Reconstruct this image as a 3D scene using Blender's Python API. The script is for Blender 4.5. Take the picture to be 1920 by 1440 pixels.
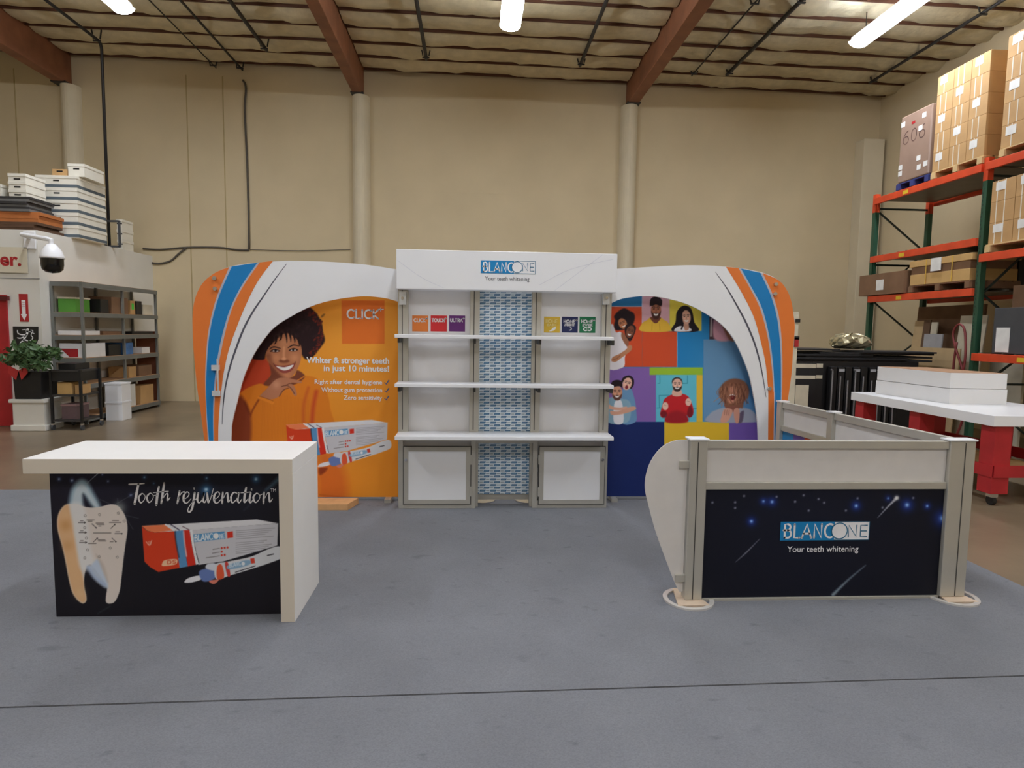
import bpy, math, random
import numpy as np
from mathutils import Vector, Matrix
random.seed(7)
for o in list(bpy.data.objects): bpy.data.objects.remove(o)
scene = bpy.context.scene
COL = scene.collection
PI = math.pi

# ------------------------------------------------------------------ camera
F, HC, Y0, RHO = 1190., 1.70, 617., .0142
YAW = math.atan(75 / 1190.); PIT = math.atan((720 - Y0) / F)
c_f = np.array([math.sin(YAW) * math.cos(PIT), math.cos(YAW) * math.cos(PIT), -math.sin(PIT)])
r0 = np.array([math.cos(YAW), -math.sin(YAW), 0.]); u0 = np.cross(r0, c_f)
c_r = r0 * math.cos(RHO) + u0 * math.sin(RHO); c_u = u0 * math.cos(RHO) - r0 * math.sin(RHO)
C0 = np.array([0, 0, HC])
cam = bpy.data.cameras.new('camera'); cam_o = bpy.data.objects.new('camera', cam); COL.objects.link(cam_o)
cam.sensor_width = 36; cam.lens = F / 1920 * 36; cam.clip_end = 200
cam_o.matrix_world = Matrix(((c_r[0], c_u[0], -c_f[0], 0), (c_r[1], c_u[1], -c_f[1], 0), (c_r[2], c_u[2], -c_f[2], HC), (0, 0, 0, 1)))
scene.camera = cam_o
# ------------------------------------------------------------------ world, view
w = bpy.data.worlds.new('world'); scene.world = w; w.use_nodes = True
w.node_tree.nodes['Background'].inputs[0].default_value = (.9, .95, 1, 1)
w.node_tree.nodes['Background'].inputs[1].default_value = .15
vs = scene.view_settings
vs.view_transform = 'Standard'; vs.look = 'None'; vs.gamma = 1; vs.use_curve_mapping = False
vs.exposure = 0.12
LAMP = 46.0                              # strength of the fluorescent lenses
LAMP_RGB = (.95, 1., 1.10)

# ------------------------------------------------------------------ pixel -> place
def ray(x, y): return c_f + c_r * ((x - 960) / F) - c_u * ((y - 720) / F)
def onz(x, y, z=0.): d = ray(x, y); return C0 + d * ((z - HC) / d[2])
def ony(x, y, Y): d = ray(x, y); return C0 + d * (Y / d[1])
def onx(x, y, X): d = ray(x, y); return C0 + d * (X / d[0])
def projN(P):
    D = P - C0; k = D @ c_f
    return 960 + F * (D @ c_r) / k, 720 - F * (D @ c_u) / k
def rect(x0, y0, x1, y1, Y):
    ym = (y0 + y1) / 2; xm = (x0 + x1) / 2
    return ony(x0, ym, Y)[0], ony(x1, ym, Y)[0], ony(xm, y1, Y)[2], ony(xm, y0, Y)[2]

# ------------------------------------------------------------------ materials
def lin(c):
    c = np.asarray(c, float) / 255.
    return np.where(c <= .04045, c / 12.92, ((c + .055) / 1.055) ** 2.4)
MATS = {}
def M(name, rgb, rough=.6, metal=0., var=.08, scale=6., bump=0., bscale=60., emit=None, alpha=None, trans=None, spec=None):
    if name in MATS: return MATS[name]
    m = bpy.data.materials.new(name); m.use_nodes = True; nt = m.node_tree; b = nt.nodes['Principled BSDF']
    c = lin(rgb)
    tc = nt.nodes.new('ShaderNodeTexCoord')
    n = nt.nodes.new('ShaderNodeTexNoise'); n.inputs['Scale'].default_value = scale; n.inputs['Detail'].default_value = 5
    nt.links.new(tc.outputs['Object'], n.inputs['Vector'])
    r = nt.nodes.new('ShaderNodeValToRGB')
    r.color_ramp.elements[0].position = .3; r.color_ramp.elements[1].position = .7
    r.color_ramp.elements[0].color = (*(c * (1 - var)), 1); r.color_ramp.elements[1].color = (*np.minimum(c * (1 + var), 1), 1)
    nt.links.new(n.outputs[0], r.inputs[0]); nt.links.new(r.outputs[0], b.inputs['Base Color'])
    b.inputs['Roughness'].default_value = rough; b.inputs['Metallic'].default_value = metal
    if spec is not None: b.inputs['Specular IOR Level'].default_value = spec
    if bump:
        n2 = nt.nodes.new('ShaderNodeTexNoise'); n2.inputs['Scale'].default_value = bscale; n2.inputs['Detail'].default_value = 3
        nt.links.new(tc.outputs['Object'], n2.inputs['Vector'])
        bp = nt.nodes.new('ShaderNodeBump'); bp.inputs['Strength'].default_value = bump; bp.inputs['Distance'].default_value = .02
        nt.links.new(n2.outputs[0], bp.inputs['Height']); nt.links.new(bp.outputs[0], b.inputs['Normal'])
    if emit:
        b.inputs['Emission Color'].default_value = (*emit[0], 1); b.inputs['Emission Strength'].default_value = emit[1]
    if alpha is not None: b.inputs['Alpha'].default_value = alpha
    if trans is not None: b.inputs['Transmission Weight'].default_value = trans
    MATS[name] = m; return m
def print_mat():
    m = bpy.data.materials.new('printed_graphic'); m.use_nodes = True; nt = m.node_tree; b = nt.nodes['Principled BSDF']
    a = nt.nodes.new('ShaderNodeAttribute'); a.attribute_name = 'Col'
    nt.links.new(a.outputs['Color'], b.inputs['Base Color']); b.inputs['Roughness'].default_value = .55
    b.inputs['Specular IOR Level'].default_value = .25
    return m
PRINT = print_mat()

# ------------------------------------------------------------------ mesh helpers
class MB:
    def __init__(s): s.v = []; s.f = []
    def add(s, vs, fs):
        k = len(s.v); s.v += [tuple(map(float, p)) for p in vs]; s.f += [tuple(i + k for i in f) for f in fs]; return s
    def box(s, x0, x1, y0, y1, z0, z1):
        x0, x1 = min(x0, x1), max(x0, x1); y0, y1 = min(y0, y1), max(y0, y1); z0, z1 = min(z0, z1), max(z0, z1)
        return s.add([(x0, y0, z0), (x1, y0, z0), (x1, y1, z0), (x0, y1, z0), (x0, y0, z1), (x1, y0, z1), (x1, y1, z1), (x0, y1, z1)],
                     [(0, 3, 2, 1), (4, 5, 6, 7), (0, 1, 5, 4), (1, 2, 6, 5), (2, 3, 7, 6), (3, 0, 4, 7)])
    def obox(s, c, size, R):
        hx, hy, hz = [q / 2 for q in size]; c = Vector(c)
        P = [c + R @ Vector((a * hx, b * hy, d * hz)) for d in (-1, 1) for a, b in ((-1, -1), (1, -1), (1, 1), (-1, 1))]
        return s.add(P, [(0, 3, 2, 1), (4, 5, 6, 7), (0, 1, 5, 4), (1, 2, 6, 5), (2, 3, 7, 6), (3, 0, 4, 7)])
    def bar(s, p0, p1, a, b=None, up=(0, 0, 1)):
        p0 = Vector(p0); p1 = Vector(p1); d = p1 - p0; L = d.length; d.normalize(); u = Vector(up)
        if abs(d.dot(u)) > .98: u = Vector((0, 1, 0))
        sx = d.cross(u).normalized(); u = sx.cross(d)
        return s.obox((p0 + p1) / 2, (a, L, b or a), Matrix((sx, d, u)).transposed())
    def cyl(s, p0, p1, r, n=12, r1=None, cap=True):
        p0 = Vector(p0); p1 = Vector(p1); d = (p1 - p0).normalized(); r1 = r if r1 is None else r1
        a = d.orthogonal().normalized(); b = d.cross(a)
        P = [p + (a * math.cos(2 * PI * i / n) + b * math.sin(2 * PI * i / n)) * q for p, q in ((p0, r), (p1, r1)) for i in range(n)]
        fs = [(i, (i + 1) % n, n + (i + 1) % n, n + i) for i in range(n)]
        if cap: fs += [tuple(reversed(range(n))), tuple(range(n, 2 * n))]
        return s.add(P, fs)
    def tube(s, path, r, n=8):
        path = [Vector(p) for p in path]; P = []; fs = []; a = None
        for i, p in enumerate(path):
            d = (path[min(i + 1, len(path) - 1)] - path[max(i - 1, 0)]).normalized()
            a = d.orthogonal().normalized() if a is None else (a - d * a.dot(d)).normalized()
            b = d.cross(a)
            P += [p + (a * math.cos(2 * PI * k / n) + b * math.sin(2 * PI * k / n)) * r for k in range(n)]
        for i in range(len(path) - 1):
            fs += [(i * n + k, i * n + (k + 1) % n, (i + 1) * n + (k + 1) % n, (i + 1) * n + k) for k in range(n)]
        fs += [tuple(reversed(range(n))), tuple(range((len(path) - 1) * n, len(path) * n))]
        return s.add(P, fs)
    def prism(s, pts, a, b, axis='y'):
        pts = list(pts); n = len(pts)
        A = sum(pts[i][0] * pts[(i + 1) % n][1] - pts[(i + 1) % n][0] * pts[i][1] for i in range(n))
        if A < 0: pts.reverse()
        f = {'y': lambda p, t: (p[0], t, p[1]), 'z': lambda p, t: (p[0], p[1], t), 'x': lambda p, t: (t, p[0], p[1])}[axis]
        if axis == 'y': a, b = b, a
        if (a > b) != (axis == 'y'): a, b = b, a
        P = [f(p, a) for p in pts] + [f(p, b) for p in pts]
        return s.add(P, [tuple(reversed(range(n))), tuple(range(n, 2 * n))] + [(i, (i + 1) % n, n + (i + 1) % n, n + i) for i in range(n)])
    def lathe(s, prof, c, n=20):
        P = []; fs = []
        for r, z in prof: P += [(c[0] + r * math.cos(2 * PI * k / n), c[1] + r * math.sin(2 * PI * k / n), c[2] + z) for k in range(n)]
        for i in range(len(prof) - 1):
            fs += [(i * n + k, i * n + (k + 1) % n, (i + 1) * n + (k + 1) % n, (i + 1) * n + k) for k in range(n)]
        return s.add(P, fs)
    def sphere(s, c, r, n=12, sz=1.):
        return s.lathe([(max(r * math.sin(PI * i / 8), 1e-4), -r * sz * math.cos(PI * i / 8)) for i in range(9)], c, n)

ORG = {}
def link(o): COL.objects.link(o); return o
def tag(o, label=None, cat=None, group=None, kind=None):
    for k, v in (('label', label), ('category', cat), ('group', group), ('kind', kind)):
        if v: o[k] = v
    return o
def thing(name, label, cat, org=(0, 0, 0), group=None):
    o = link(bpy.data.objects.new(name, None)); o.location = org; o.empty_display_size = .1
    ORG[o.name] = Vector(org); return tag(o, label, cat, group)
def obj(name, mb, mat, parent=None, bevel=0, smooth=False, label=None, org=None):
    og = ORG[parent.name] if parent else Vector(org or (0, 0, 0))
    me = bpy.data.meshes.new(name)
    me.from_pydata([(x - og.x, y - og.y, z - og.z) for x, y, z in mb.v], [], mb.f); me.materials.append(mat); me.update()
    if smooth: me.polygons.foreach_set('use_smooth', [True] * len(me.polygons))
    o = link(bpy.data.objects.new(name, me))
    if parent: o.parent = parent
    else: o.location = og
    ORG[o.name] = og
    if bevel:
        b = o.modifiers.new('bevel', 'BEVEL'); b.width = bevel; b.segments = 2; b.limit_method = 'ANGLE'
    if label: o['label'] = label
    return o
def single(name, mb, mat, label, cat, group=None, bevel=0, smooth=False):
    v = np.array(mb.v); org = ((v[:, 0].min() + v[:, 0].max()) / 2, (v[:, 1].min() + v[:, 1].max()) / 2, v[:, 2].min())
    return tag(obj(name, mb, mat, None, bevel, smooth, org=org), label, cat, group)
def struct(name, mb, mat, parent=None, **k):
    o = obj(name, mb, mat, parent, **k)
    if not parent: o['kind'] = 'structure'
    return o
def BX(*a): return MB().box(*a)
def copy_tree(o, loc, parent=None, rz=None):
    c = o.copy(); link(c)
    if parent is None:
        c.location = loc
        if rz is not None: c.rotation_euler = (0, 0, rz)
    else: c.parent = parent
    for ch in o.children: copy_tree(ch, None, c)
    return c

def smooth(pts, closed=True, k=5):
    P = [np.array(p, float) for p in pts]; n = len(P); out = []
    for i in range(n if closed else n - 1):
        g = lambda j: P[j % n] if closed else P[min(max(j, 0), n - 1)]
        a, b, c, d = g(i - 1), g(i), g(i + 1), g(i + 2)
        for t in np.arange(k) / k:
            out.append(.5 * (2 * b + (c - a) * t + (2 * a - 5 * b + 4 * c - d) * t * t + (3 * b - a - 3 * c + d) * t ** 3))
    if not closed: out.append(P[-1])
    return out
def zoom(ox, oy, s): return lambda x, y: (ox + x / s, oy + y / s)

# ------------------------------------------------------------------ 2D printing (colour on the vertices of a fine sheet)
class Sheet:
    """A flat printed sheet on the plane y=Y; artwork is described in photo pixels found on that plane."""
    def __init__(s, X0, X1, Z0, Z1, Y, step, bg, T=None):
        s.nx = max(2, int((X1 - X0) / step)) + 1; s.nz = max(2, int((Z1 - Z0) / step)) + 1
        gx, gz = np.meshgrid(np.linspace(X0, X1, s.nx), np.linspace(Z0, Z1, s.nz))
        s.P = np.stack([gx.ravel(), np.full(gx.size, Y), gz.ravel()], 1)
        s.x, s.y = projN(s.P); s.c = np.tile(np.array(bg, float), (gx.size, 1)); s.aa = step * F / Y * 1.1; s.T = T or (lambda a, b: (a, b)); s.k = 1.
    def z(s, ox, oy, sc): s.T = zoom(ox, oy, sc); s.k = 1. / sc; return s
    def _mix(s, i, a, col): s.c[i] += (np.array(col, float) - s.c[i]) * a[:, None]
    def poly(s, pts, col, soft=None, sm=True, alpha=1.):
        pts = [s.T(*p) for p in pts]; P = np.array(smooth(pts) if sm else pts)
        so = max(s.aa, (soft or 0) * s.k)
        i = np.where((s.x > P[:, 0].min() - so) & (s.x < P[:, 0].max() + so) & (s.y > P[:, 1].min() - so) & (s.y < P[:, 1].max() + so))[0]
        if not len(i): return s
        x = s.x[i]; y = s.y[i]; ins = np.zeros(len(i), bool); dm = np.full(len(i), 1e9); n = len(P)
        for j in range(n):
            (ax, ay), (bx, by) = P[j], P[(j + 1) % n]
            if ay != by: ins ^= ((ay > y) != (by > y)) & (x < (bx - ax) * (y - ay) / (by - ay) + ax)
            dx, dy = bx - ax, by - ay; t = np.clip(((x - ax) * dx + (y - ay) * dy) / (dx * dx + dy * dy + 1e-12), 0, 1)
            dm = np.minimum(dm, (x - ax - t * dx) ** 2 + (y - ay - t * dy) ** 2)
        d = np.sqrt(dm) * np.where(ins, -1, 1)
        s._mix(i, np.clip(.5 - d / so, 0, 1) * alpha, col); return s
    def ell(s, cx, cy, rx, ry, col, rot=0, soft=None, alpha=1.):
        c, q = math.cos(rot), math.sin(rot)
        return s.poly([(cx + rx * math.cos(t) * c - ry * math.sin(t) * q, cy + rx * math.cos(t) * q + ry * math.sin(t) * c) for t in np.arange(12) * PI / 6], col, soft, True, alpha)
    def line(s, pts, wd, col, soft=None, alpha=1., sm=True):
        P = [np.array(s.T(*p)) for p in pts]; W = np.array(wd if hasattr(wd, '__len__') else [wd] * len(P), float) * s.k / 2
        if sm and len(P) > 2: P = np.array(smooth(P, False, 4)); W = np.interp(np.linspace(0, 1, len(P)), np.linspace(0, 1, len(W)), W)
        P = np.array(P); so = max(s.aa, (soft or 0) * s.k); m = so + W.max()
        i = np.where((s.x > P[:, 0].min() - m) & (s.x < P[:, 0].max() + m) & (s.y > P[:, 1].min() - m) & (s.y < P[:, 1].max() + m))[0]
        if not len(i): return s
        x = s.x[i]; y = s.y[i]; dm = np.full(len(i), 1e9)
        for j in range(len(P) - 1):
            (ax, ay), (bx, by) = P[j], P[j + 1]; dx, dy = bx - ax, by - ay
            t = np.clip(((x - ax) * dx + (y - ay) * dy) / (dx * dx + dy * dy + 1e-12), 0, 1)
            dm = np.minimum(dm, np.hypot(x - ax - t * dx, y - ay - t * dy) - (W[j] + (W[j + 1] - W[j]) * t))
        s._mix(i, np.clip(.5 - dm / so, 0, 1) * alpha, col); return s
    def rc(s, x0, y0, x1, y1, col, alpha=1.): return s.poly([(x0, y0), (x1, y0), (x1, y1), (x0, y1)], col, None, False, alpha)
    def glow(s, cx, cy, r, col, a=1.):
        cx, cy = s.T(cx, cy); r *= s.k; d2 = (s.x - cx) ** 2 + (s.y - cy) ** 2; i = np.where(d2 < 9 * r * r)[0]
        if len(i): s._mix(i, a * np.exp(-d2[i] / (r * r)), col)
        return s
    def text(s, word, x0, y0, x1, y1, wd, col, skew=0., alpha=1.):
        for st in stroke_word(word)[0]:
            s.line([(x0 + u * (x1 - x0), y1 + (y0 - y1) * v + skew * u) for u, v in st], wd, col, sm=False, alpha=alpha)
        return s
    def build(s, name, parent, bright=1.16):
        og = ORG[parent.name]; me = bpy.data.meshes.new(name); n = s.nx; nf = (s.nx - 1) * (s.nz - 1)
        a = (np.arange(s.nz - 1)[:, None] * n + np.arange(n - 1)[None, :]).ravel()
        q = np.stack([a, a + 1, a + n + 1, a + n], 1).astype(np.int32)
        me.vertices.add(len(s.P)); me.vertices.foreach_set('co', (s.P - np.array(og)).astype(np.float32).ravel())
        me.loops.add(nf * 4); me.loops.foreach_set('vertex_index', q.ravel())
        me.polygons.add(nf); me.polygons.foreach_set('loop_start', np.arange(nf, dtype=np.int32) * 4)
        me.update(calc_edges=True)
        at = me.color_attributes.new('Col', 'FLOAT_COLOR', 'POINT')
        at.data.foreach_set('color', np.concatenate([np.clip(lin(np.clip(s.c, 0, 255)) * bright, 0, 1), np.ones((len(s.P), 1))], 1).astype(np.float32).ravel())
        me.materials.append(PRINT); o = link(bpy.data.objects.new(name, me)); o.parent = parent; ORG[o.name] = og
        return o

# stroke alphabet (y up, height 1)
def arc(cx, cy, rx, ry, a0, a1, n=12):
    return [(cx + rx * math.cos(math.radians(a0 + (a1 - a0) * i / n)), cy + ry * math.sin(math.radians(a0 + (a1 - a0) * i / n))) for i in range(n + 1)]
GL = {
 'B': (.62, [[(.05, 0), (.05, 1), (.3, 1)] + arc(.3, .78, .22, .22, 90, -90) + [(-.06, .56)], [(.3, .56)] + arc(.32, .28, .28, .28, 90, -90) + [(.05, 0)]]),
 'L': (.5, [[(.05, 1), (.05, 0), (.5, 0)]]), 'A': (.8, [[(0, 0), (.4, 1), (.8, 0)], [(.16, .3), (.64, .3)]]),
 'N': (.72, [[(.05, 0), (.05, 1), (.67, 0), (.67, 1)]]), 'C': (.8, [arc(.48, .5, .45, .5, 50, 310, 18)]),
 'O': (.98, [arc(.49, .5, .47, .5, 0, 360, 24)]), 'E': (.56, [[(.55, 1), (.05, 1), (.05, 0), (.55, 0)], [(.05, .5), (.5, .5)]]),
 'I': (.12, [[(.06, 0), (.06, 1)]]), 'K': (.6, [[(.05, 0), (.05, 1)], [(.58, 1), (.06, .48), (.6, 0)]]),
 'T': (.7, [[(0, 1), (.7, 1)], [(.35, 1), (.35, 0)]]), 'U': (.7, [[(.05, 1), (.05, .32)] + arc(.35, .32, .3, .32, 180, 360) + [(.65, 1)]]),
 'H': (.68, [[(.05, 0), (.05, 1)], [(.63, 0), (.63, 1)], [(.05, .5), (.63, .5)]]),
 'R': (.62, [[(.05, 0), (.05, 1), (.32, 1)] + arc(.32, .74, .25, .26, 90, -90) + [(.05, .48)], [(.3, .48), (.6, 0)]]),
 'M': (.9, [[(.05, 0), (.12, 1), (.45, .25), (.78, 1), (.85, 0)]]), 'G': (.85, [arc(.48, .5, .45, .5, 50, 360, 18) + [(.55, .5)]]),
 'V': (.7, [[(0, 1), (.35, 0), (.7, 1)]]), 'D': (.7, [[(.05, 0), (.05, 1), (.25, 1)] + arc(.25, .5, .42, .5, 90, -90) + [(.05, 0)]]),
 'S': (.6, [arc(.3, .75, .25, .25, 30, 270, 10) + arc(.3, .25, .25, .25, 90, -150, 10)]), 'Y': (.7, [[(0, 1), (.35, .5), (.7, 1)], [(.35, .5), (.35, 0)]]),
 '+': (.5, [[(.05, .5), (.45, .5)], [(.25, .25), (.25, .75)]]), ' ': (.4, []),
 '6': (.6, [arc(.3, .3, .27, .3, 0, 360, 16), arc(.55, .32, .52, .68, 180, 95, 8)]), '0': (.6, [arc(.3, .5, .27, .5, 0, 360, 18)]),
}
def stroke_word(word, gap=.22):
    x = 0; S = []
    for ch in word:
        wd, st = GL[ch]; S += [[(x + a, b) for a, b in q] for q in st]; x += wd + gap
    x -= gap
    return [[(a / x, b) for a, b in q] for q in S], x
def ribbon(mb, pts, wd, to3, caps=True):
    """flat brush stroke: pts in 2D, to3 maps 2D -> 3D"""
    P = [np.array(p, float) for p in pts]; n = len(P); W = wd if hasattr(wd, '__len__') else [wd] * n
    L = []; R = []
    for i in range(n):
        d = P[min(i + 1, n - 1)] - P[max(i - 1, 0)]; d = d / (np.linalg.norm(d) + 1e-9); nn = np.array([-d[1], d[0]]) * W[i] / 2
        L.append(P[i] + nn); R.append(P[i] - nn)
    mb.add([to3(*p) for p in L + R], [(i, i + 1, n + i + 1, n + i) for i in range(n - 1)])
    if caps:
        for p, q in ((P[0], W[0]), (P[-1], W[-1])):
            mb.add([to3(p[0] + q / 2 * math.cos(t), p[1] + q / 2 * math.sin(t)) for t in np.arange(10) * PI / 5], [tuple(range(10))])
    return mb
def word_mesh(name, word, x0, y0, x1, y1, Y, wd, mat, parent):
    """stroke lettering fitted into photo rectangle x0..x1, y0(top)..y1 on plane y=Y; wd stroke width in px"""
    mb = MB(); S, asp = stroke_word(word); W = (x1 - x0); H = (y1 - y0)
    X0, X1, Z0, Z1 = rect(x0, y0, x1, y1, Y); k = (X1 - X0) / W
    for st in S:
        ribbon(mb, [(u * W * k, v * H * k) for u, v in st], wd * k, lambda a, b: (X0 + a, Y, Z0 + b * (Z1 - Z0) / (H * k)))
    return obj(name, mb, mat, parent)
def text_mesh(name, s, x0, y0, x1, y1, Y, mat, parent, bold=0., shear=0., align='LEFT'):
    cu = bpy.data.curves.new(name, 'FONT'); cu.body = s; cu.offset = bold; cu.shear = shear; cu.align_x = align; cu.resolution_u = 3
    t = link(bpy.data.objects.new(name + '_curve', cu)); dg = bpy.context.evaluated_depsgraph_get()
    me = bpy.data.meshes.new_from_object(t.evaluated_get(dg)); bpy.data.objects.remove(t)
    n = len(me.vertices); v = np.zeros(n * 3); me.vertices.foreach_get('co', v); v = v.reshape(-1, 3)
    a = v.min(0); b = v.max(0); X0, X1, Z0, Z1 = rect(x0, y0, x1, y1, Y); og = ORG[parent.name]
    o3 = np.stack([X0 + (v[:, 0] - a[0]) / (b[0] - a[0]) * (X1 - X0) - og.x, np.full(n, Y - og.y), Z0 + (v[:, 1] - a[1]) / (b[1] - a[1]) * (Z1 - Z0) - og.z], 1)
    me.vertices.foreach_set('co', o3.ravel()); me.materials.clear(); me.materials.append(mat); me.update(); me.name = name
    o = link(bpy.data.objects.new(name, me)); o.parent = parent; ORG[o.name] = og; return o

# ================================================================== SETTING
YW, XR, XL = 14.46, 9.27, -11.2
m_wall = M('wall_paint', (206, 190, 156), .85, var=.04, scale=1.3, bump=.06, bscale=40)
m_office = M('office_white', (228, 226, 218), .7, var=.03, scale=2)
m_pil = M('pilaster_paint', (212, 201, 174), .8, var=.04, scale=2)
m_seam = M('wall_joint', (176, 158, 116), .9)
m_conc = M('concrete', (126, 111, 90), .3, var=.3, scale=.9, bump=.05, bscale=12)
m_ins = M('insulation_facing', (206, 192, 158), .62, var=.12, scale=5, bump=.5, bscale=9)
m_foil = M('insulation_foil', (196, 186, 158), .4, .25, var=.14, scale=6, bump=.8, bscale=7)
m_joist = M('dark_joist', (92, 58, 42), .8)
m_glu = M('glulam', (138, 88, 60), .6, var=.2, scale=3)
m_blk = M('black_paint', (26, 26, 28), .5, var=.2)
m_pipe = M('black_pipe', (38, 36, 36), .5)
m_white = M('white_laminate', (240, 241, 243), .35, var=.012, scale=3)

def zc(X): return 7.22 - .012 * X
fl = struct('floor', BX(XL, XR, -7, YW, -.1, 0), m_conc)
wb = struct('wall_back', BX(XL, XR, YW, YW + .15, 0, 7.6), m_wall)
struct('wall_right', BX(XR, XR + .15, -7, YW, 0, 7.6), m_wall)
struct('wall_left', BX(XL - .15, XL, -7, YW, 0, 7.6), m_wall)
struct('wall_front', BX(XL, XR, -7.15, -7, 0, 7.6), m_wall)
cl = struct('ceiling', MB().prism([(XL, zc(XL) + .16), (XR, zc(XR) + .16), (XR, zc(XR) + .3), (XL, zc(XL) + .3)], -7, YW, 'y'), m_ins)
for xs in (35, 350, 417):
    a = ony(xs, 150, YW - .001); b = ony(xs + 8, 470, YW - .001)
    obj('panel_joint', BX(b[0] - .011, b[0] + .011, YW - .006, YW + .01, .0, 7.0), m_seam, wb)
a = ony(709, 357, YW); b = ony(1147, 357, YW)
obj('panel_joint', BX(a[0], b[0], YW - .004, YW + .01, a[2] - .006, a[2] + .006), m_wall, wb)
# bays between the glulam beams
BEAMS = [(-8.72, -8.48), (-2.61, -2.40), (3.36, 3.60)]
for i, (a, b) in enumerate(BEAMS):
    bm = struct('trim_%d' % (i + 1), MB().box(a, b, -6.9, YW - .02, 6.68, zc(a) + .2), m_glu, bevel=.01)
    bm['label'] = ['brown glulam roof beam above the office', 'brown glulam roof beam left of the lamp over the display unit', 'brown glulam roof beam right of the lamp over the display unit'][i]
    obj('steel_seat', MB().box(a - .03, b + .03, YW - .3, YW - .03, 6.665, 6.69), m_pipe, bm)
for i, xx in enumerate((-8.5, -2.46, 3.44)):
    p = [(xx + .19 * math.cos(t), YW - .26 * math.sin(t)) for t in np.linspace(0, PI, 13)] + [(xx - .19, YW + .02), (xx + .19, YW + .02)]
    struct('trim_%d' % (i + 4), MB().prism(p, 0, 6.66, 'z'), m_pil)
cp = ony(1637, 262, 14.2)
struct('trim_7', BX(8.72, 9.2, 14.12, YW, 0, cp[2]), m_pil, bevel=.01)
rng = np.random.RandomState(3)
BAYS = [(XL, -8.74, m_ins), (-8.46, -2.63, m_ins), (-2.38, 3.34, m_ins), (3.62, XR, m_foil)]
SP = .643
for r in range(11):
    y1 = YW - .12 - r * SP; y0 = y1 - SP
    for a, b, mm in BAYS:
        obj('joist', MB().prism([(a, zc(a) - .05), (b, zc(b) - .05), (b, zc(b) + .18), (a, zc(a) + .18)], y1 - .03, y1, 'y'), m_joist, cl)
        nx = max(4, int((b - a) / .22)); ny = 7; P = []
        bb = rng.rand(3) * 6
        for j in range(ny + 1):
            for i in range(nx + 1):
                t = j / ny; u = a + (b - a) * i / nx
                sag = .085 * math.sin(PI * t) ** .7 * (1 + .35 * math.sin(u * 2.1 + bb[0]) + .2 * math.sin(u * 5.3 + bb[1])) + .012 * rng.randn() * (0 < j < ny)
                if abs((u - a) % 2.44) < .12: sag *= .55
                P.append((u, y0 + .0 + (SP - .03) * t, zc(u) + .0 - sag))
        m = MB().add(P, [(j * (nx + 1) + i, (j + 1) * (nx + 1) + i, (j + 1) * (nx + 1) + i + 1, j * (nx + 1) + i + 1) for j in range(ny) for i in range(nx)])
        obj('insulation_batt', m, mm, cl, smooth=True)
# black pipes hung under the roof
def pipe(X, Y1, z, r, label, thin=False, drop=None):
    t = thing('roof_pipe', label, 'pipe', (X, Y1, z))
    pth = [(X, -2, z), (X, Y1 - .1, z), (X, Y1, z)]
    if drop is not None: pth = [(X, -2, z), (X, Y1 - .12, z), (X, Y1 - .03, z - .03), (X, Y1, z - .12), (X, Y1, drop)]
    obj('pipe', MB().tube(pth, r, 8), m_pipe, t, smooth=True)
    for yy in (Y1 - .15, Y1 - 3, Y1 - 6):
        h = MB(); h.bar((X - .06, yy, z), (X - .1, yy, zc(X) + .02), .02); h.bar((X + .06, yy, z), (X + .1, yy, zc(X) + .02), .02); h.box(X - .07, X + .07, yy - .015, yy + .015, z - r - .01, z - r + .012)
        obj('hanger', h, m_pipe, t)
pipe(-4.08, 13.24, 7.08, .035, 'black roof pipe between the office lamp and the left middle beam')
pipe(-.97, 13.3, 7.06, .035, 'black roof pipe in the middle bay nearest the left beam')
pipe(2.13, 13.3, 7.05, .035, 'black roof pipe in the middle bay nearest the right beam')
pipe(5.22, 13.38, 7.02, .035, 'black roof pipe left of the lamp over the pallet rack')
pipe(8.31, 13.4, 6.98, .028, 'thin dark roof pipe above the pallet loads on the rack')
pipe(4.55, 13.6, 7.06, .014, 'thin grey conduit beside the right hand beam')
pipe(ony(455, 150, 14.38)[0], 14.38, 7.12, .022, 'grey conduit under the roof that meets the cable on the back wall')
pipe(ony(405, 128, 14.38)[0], 14.38, 7.14, .012, 'thin faint conduit under the roof beside the cable conduit')
pipe(-7.21, 13.26, 7.1, .028, 'black pipe along the roof that turns down to the office roof', drop=3.2)
# cables on the back wall
def cable(pts, r, label, mat=m_pipe):
    P = smooth([np.array(p) for p in pts], False, 4)
    return single('wall_cable', MB().tube(P, r, 6), mat, label, 'cable', smooth=True)
yw = YW - .03
m_cab = M('grey_cable', (84, 78, 70), .7)
cable([ony(455, 150, yw), ony(461, 165, yw), ony(459, 210, yw), ony(463, 300, yw), ony(466, 400, yw), ony(467, 468, yw)], .022, 'dark cable running down the back wall from the roof', m_cab)
cable([ony(467, 469, yw), ony(440, 468, yw), ony(410, 464, yw), ony(350, 464, yw), ony(300, 468, yw), ony(268, 466, yw)], .018, 'cable running level along the back wall above the shelving', m_cab)
cable([ony(350, 464, yw), ony(335, 476, yw), ony(318, 490, yw), ony(290, 494, yw), ony(262, 482, yw), ony(235, 462, yw)], .02, 'cable sagging in a loop on the back wall by the office roof', m_cab)
cable([ony(469, 468, yw), ony(560, 470, yw), ony(657, 468, yw)], .007, 'thin wire from the cable to the round pilaster', m_cab)

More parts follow.
